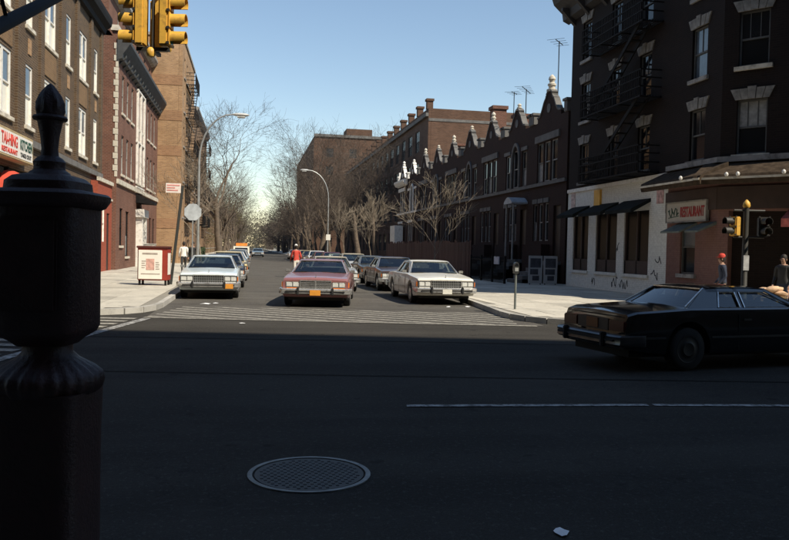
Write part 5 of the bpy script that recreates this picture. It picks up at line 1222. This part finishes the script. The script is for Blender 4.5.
# far wood closing the street
m = MB(); mt_, mc_ = T3[1], T2[1]
wood = MB()
for k in range(60):
    src = (T3, T2)[k % 2]; sx = (-1 if k % 2 else 1)*(5.8+rnd.random()*5)*1.0 + 2.5; sy = 190+k*5; a = rnd.uniform(0, 6); s = rnd.uniform(1.2, 1.7)
    for me in src:
        wood.add([(sx+s*(v.co.x*math.cos(a)-v.co.y*math.sin(a)), sy+s*(v.co.x*math.sin(a)+v.co.y*math.cos(a)), s*v.co.z) for v in me.vertices], [list(p.vertices) for p in me.polygons])
wo_ = ob('distant_street_trees', wood, TWIG); tag(wo_, 'mass of bare trees closing the far end of the street', 'trees', None, 'stuff')
m = MB()
rr_ = random.Random(2)
for i in range(60):
    a = rr_.uniform(-300, 340) if i % 2 else rr_.uniform(-40, 60); leaf_mass(m, a, 620+rr_.uniform(-30, 60), 0, 14, 8, rr_.uniform(14, 26), 150, 1.1, rr_)
for i in range(40): leaf_mass(m, rr_.uniform(-14, 20), 330+i*5, 0, 5, 3, rr_.uniform(12, 24), 260, 0.28, rr_)
tag(ob('distant_tree_line', m, mk('far_trees', (0.11, 0.10, 0.065), 0.9, var=0.4, vscale=0.1)), 'hazy line of trees at the far horizon', 'trees', None, 'stuff')

# ------------------------------------------------------------------ people
SKIN = mk('skin', (0.38, 0.22, 0.15), 0.55, var=0.1); HAIR = mk('dark_hair', (0.02, 0.014, 0.01), 0.7)
def person(label, x, y, face, z, top, pants, cap=None, hair=HAIR, pose='stand', sc_=1.0, lean=0.0):
    J = {}; E = []; Rr = {}
    def j(n, p, r): J[n] = Vector(p); Rr[n] = r
    def e(*ns):
        for a, b in zip(ns, ns[1:]): E.append((a, b))
    ln = lean
    j('pelvis', (0, 0, 0.95), (0.155, 0.115)); j('waist', (0, ln*0.15, 1.08), (0.145, 0.105)); j('chest', (0, ln*0.3, 1.28), (0.18, 0.125)); j('collar', (0, ln*0.42, 1.43), (0.12, 0.09)); j('neck', (0, ln*0.46, 1.50), (0.055, 0.055)); j('jaw', (0, ln*0.5+0.015, 1.56), (0.062, 0.075)); j('face', (0, ln*0.5+0.015, 1.64), (0.078, 0.095)); j('skull', (0, ln*0.5, 1.71), (0.065, 0.08)); j('nose', (0, ln*0.5+0.112, 1.625), (0.014, 0.014))
    e('pelvis', 'waist', 'chest', 'collar', 'neck', 'jaw', 'face', 'skull'); e('face', 'nose')
    st = {'stand': 0.0, 'walk': 0.2}[pose]
    for s, q in ((-1, 'l'), (1, 'r')):
        st_ = st*s
        j('hip'+q, (s*0.10, 0, 0.86), (0.095, 0.1)); j('knee'+q, (s*0.105, st_*0.55+0.03, 0.49), (0.062, 0.066)); j('calf'+q, (s*0.107, st_*0.72-0.01, 0.34), (0.058, 0.06)); j('ankle'+q, (s*0.11, st_-0.02, 0.09), (0.042, 0.045)); j('toe'+q, (s*0.125, st_+0.15, 0.04), (0.042, 0.034))
        e('pelvis', 'hip'+q, 'knee'+q, 'calf'+q, 'ankle'+q, 'toe'+q)
        j('sh'+q, (s*0.19, ln*0.4, 1.40), (0.072, 0.07)); j('el'+q, (s*0.25, ln*0.4-0.05-st_*0.4, 1.12), (0.05, 0.05)); j('wr'+q, (s*0.235, ln*0.4+0.12-st_*0.6, 0.92), (0.033, 0.033)); j('pa'+q, (s*0.23, ln*0.4+0.16-st_*0.65, 0.85), (0.036, 0.022))
        e('collar', 'sh'+q, 'el'+q, 'wr'+q, 'pa'+q)
        for f_ in range(4):
            b = J['pa'+q]; dy = (f_-1.5)*0.019
            j('f%d%s' % (f_, q), b+Vector((s*0.004, dy+0.01, -0.045+0.004*abs(f_-1))), (0.009, 0.009)); j('g%d%s' % (f_, q), b+Vector((-s*0.012, dy+0.012, -0.085+0.008*abs(f_-1))), (0.008, 0.008)); e('pa'+q, 'f%d%s' % (f_, q), 'g%d%s' % (f_, q))
        j('th'+q, J['pa'+q]+Vector((-s*0.01, 0.05, -0.01)), (0.011, 0.011)); j('ti'+q, J['pa'+q]+Vector((-s*0.015, 0.06, -0.045)), (0.009, 0.009)); e('pa'+q, 'th'+q, 'ti'+q)
    names = list(J); idx = {n: i for i, n in enumerate(names)}
    me = bpy.data.meshes.new('tmp'); me.from_pydata([J[n] for n in names], [(idx[a], idx[b]) for a, b in E], []); me.update()
    o = bpy.data.objects.new('tmp', me); COL.objects.link(o)
    md = o.modifiers.new('s', 'SKIN'); md.use_smooth_shade = True
    for i, n in enumerate(names):
        sv = me.skin_vertices[0].data[i]; sv.radius = Rr[n]; sv.use_root = (n == 'pelvis')
    o.modifiers.new('d', 'SUBSURF').levels = 2
    dg = bpy.context.evaluated_depsgraph_get(); bm_ = bpy.data.meshes.new_from_object(o.evaluated_get(dg)); bpy.data.objects.remove(o)
    bm_.materials.clear()
    for m_ in (SKIN, top, pants, IRON): bm_.materials.append(m_)
    for p in bm_.polygons:
        c = p.center
        arm = abs(c.x) > 0.165 and 0.5 < c.z < 1.5
        if c.z > 1.475: k = 0
        elif arm and c.z < 0.90: k = 0
        elif c.z > 0.93 or arm: k = 1
        elif c.z > 0.1: k = 2
        else: k = 3
        p.material_index = k; p.use_smooth = True
    bm_.name = 'body'
    t = thing('person', label, 'person', (x, y, z), face); t.scale = (sc_,)*3
    ob('body', bm_, None, t)
    hx = J['face']
    def dome(r0, zlo, m_, nm, grow_=1.0):
        mm = MB().loft([[(r0*0.93*w__*math.cos(2*math.pi*i/16), hx.y-0.008+r0*1.12*w__*math.sin(2*math.pi*i/16), zlo+zz) for i in range(16)] for w__, zz in ((1.0, 0), (1.03, 0.035), (0.95, 0.08), (0.72, 0.115), (0.35, 0.132), (0.02, 0.135))])
        return ob(nm, mm.mesh(nm, 60), m_, t)
    hm = MB().loft([[(0.082*w__*math.cos(2*math.pi*i/16), hx.y-0.022+0.098*w__*math.sin(2*math.pi*i/16), zz) for i in range(16)] for w__, zz in ((0.7, 1.56), (0.95, 1.62), (1.02, 1.69), (0.9, 1.75), (0.5, 1.785), (0.05, 1.795))])
    ob('hair', hm.mesh('hair', 60), hair, t)
    for s in (-1, 1):
        ob('eye', MB().lathe([(0.0,-0.009),(0.008,-0.006),(0.011,0),(0.008,0.006),(0.0,0.009)], 8).mesh('eye'), HAIR, t, (s*0.031, hx.y+0.088, 1.652))
        ob('ear', MB().rbox(s*0.078, s*0.092, hx.y-0.02, hx.y+0.015, 1.605, 1.66, 0.005), SKIN, t)
    ob('mouth', MB().rbox(-0.022, 0.022, hx.y+0.083, hx.y+0.09, 1.572, 1.58, 0.003), mk('lips', (0.25, 0.10, 0.08), 0.6), t)
    if cap:
        dome(0.092, 1.685, cap, 'cap'); ob('cap_brim', MB().prism([(-0.075, hx.y+0.06), (0.075, hx.y+0.06), (0.06, hx.y+0.15), (0.0, hx.y+0.175), (-0.06, hx.y+0.15)], 1.69, 1.702), cap, t)
    return t
NAVYC = mk('navy_cloth', (0.022, 0.03, 0.055), 0.85); REDC = mk('red_cloth', (0.48, 0.05, 0.03), 0.8); REDCAP = mk('red_cap', (0.55, 0.05, 0.03), 0.8); PALEC = mk('pale_cloth', (0.58, 0.54, 0.47), 0.85); DKC2 = mk('charcoal_cloth', (0.03, 0.03, 0.03), 0.85); WHC = mk('white_cloth', (0.75, 0.73, 0.68), 0.8)
q = W(9.40, 21.9); person('person in red cap and navy jacket standing before the restaurant doorway', q.x, q.y, R(70), KH, NAVYC, DKC2, REDCAP, lean=0.12, sc_=0.94)
q = W(10.85, 21.4); person('dark haired person in dark coat at the right edge by the restaurant', q.x, q.y, R(120), KH, DKC2, NAVYC, sc_=0.96)
person('person in red jacket and pale trousers standing in the road behind the cars', 2.62, 44.5, R(10), 0.0, REDC, PALEC, WHC, pose='walk', sc_=1.06, lean=0.3)
person('person in charcoal clothes on the left pavement beside the street light', -3.1, 43.5, R(170), KH, DKC2, NAVYC, pose='walk')
person('person in white top walking on the left pavement', -3.75, 45.5, R(10), KH, WHC, DKC2, pose='walk')
# sacks on a stand behind the dark sedan
q = W(10.0, 20.4); bd = thing('produce_stand', 'low stand heaped with pale peach bundles outside the restaurant', 'stand', (q.x, q.y, KH), AV)
ob('stand_top', MB().box(-0.35, 0.35, -0.25, 0.25, 0.55, 0.6), mk('crate_wood', (0.22, 0.15, 0.08), 0.8), bd)
for x_ in (-0.3, 0.3):
    for y_ in (-0.2, 0.2): ob('leg', MB().box(x_-0.025, x_+0.025, y_-0.025, y_+0.025, 0, 0.55), MATS['crate_wood'], bd)
PE = mk('peach_cloth', (0.55, 0.36, 0.22), 0.8, var=0.2, vscale=9); rnd = random.Random(9)
for k in range(7):
    r_ = rnd.uniform(0.10, 0.15); me = MB().loft([[(rr*rnd.uniform(0.8, 1.2)*math.cos(2*math.pi*i/10)*1.35, rr*rnd.uniform(0.8, 1.2)*math.sin(2*math.pi*i/10), z) for i in range(10)] for rr, z in ((r_*0.7, -r_*0.5), (r_, -r_*0.1), (r_*0.9, r_*0.25), (r_*0.4, r_*0.48))]).mesh('bundle', 60)
    ob('bundle', me, PE, bd, (-0.24+0.16*(k % 4)+(0.08 if k > 3 else 0), rnd.uniform(-.12,.12), 0.6+r_*0.5+(0.11 if k > 3 else 0)), (rnd.uniform(-.4,.4), rnd.uniform(-.4,.4), 0))
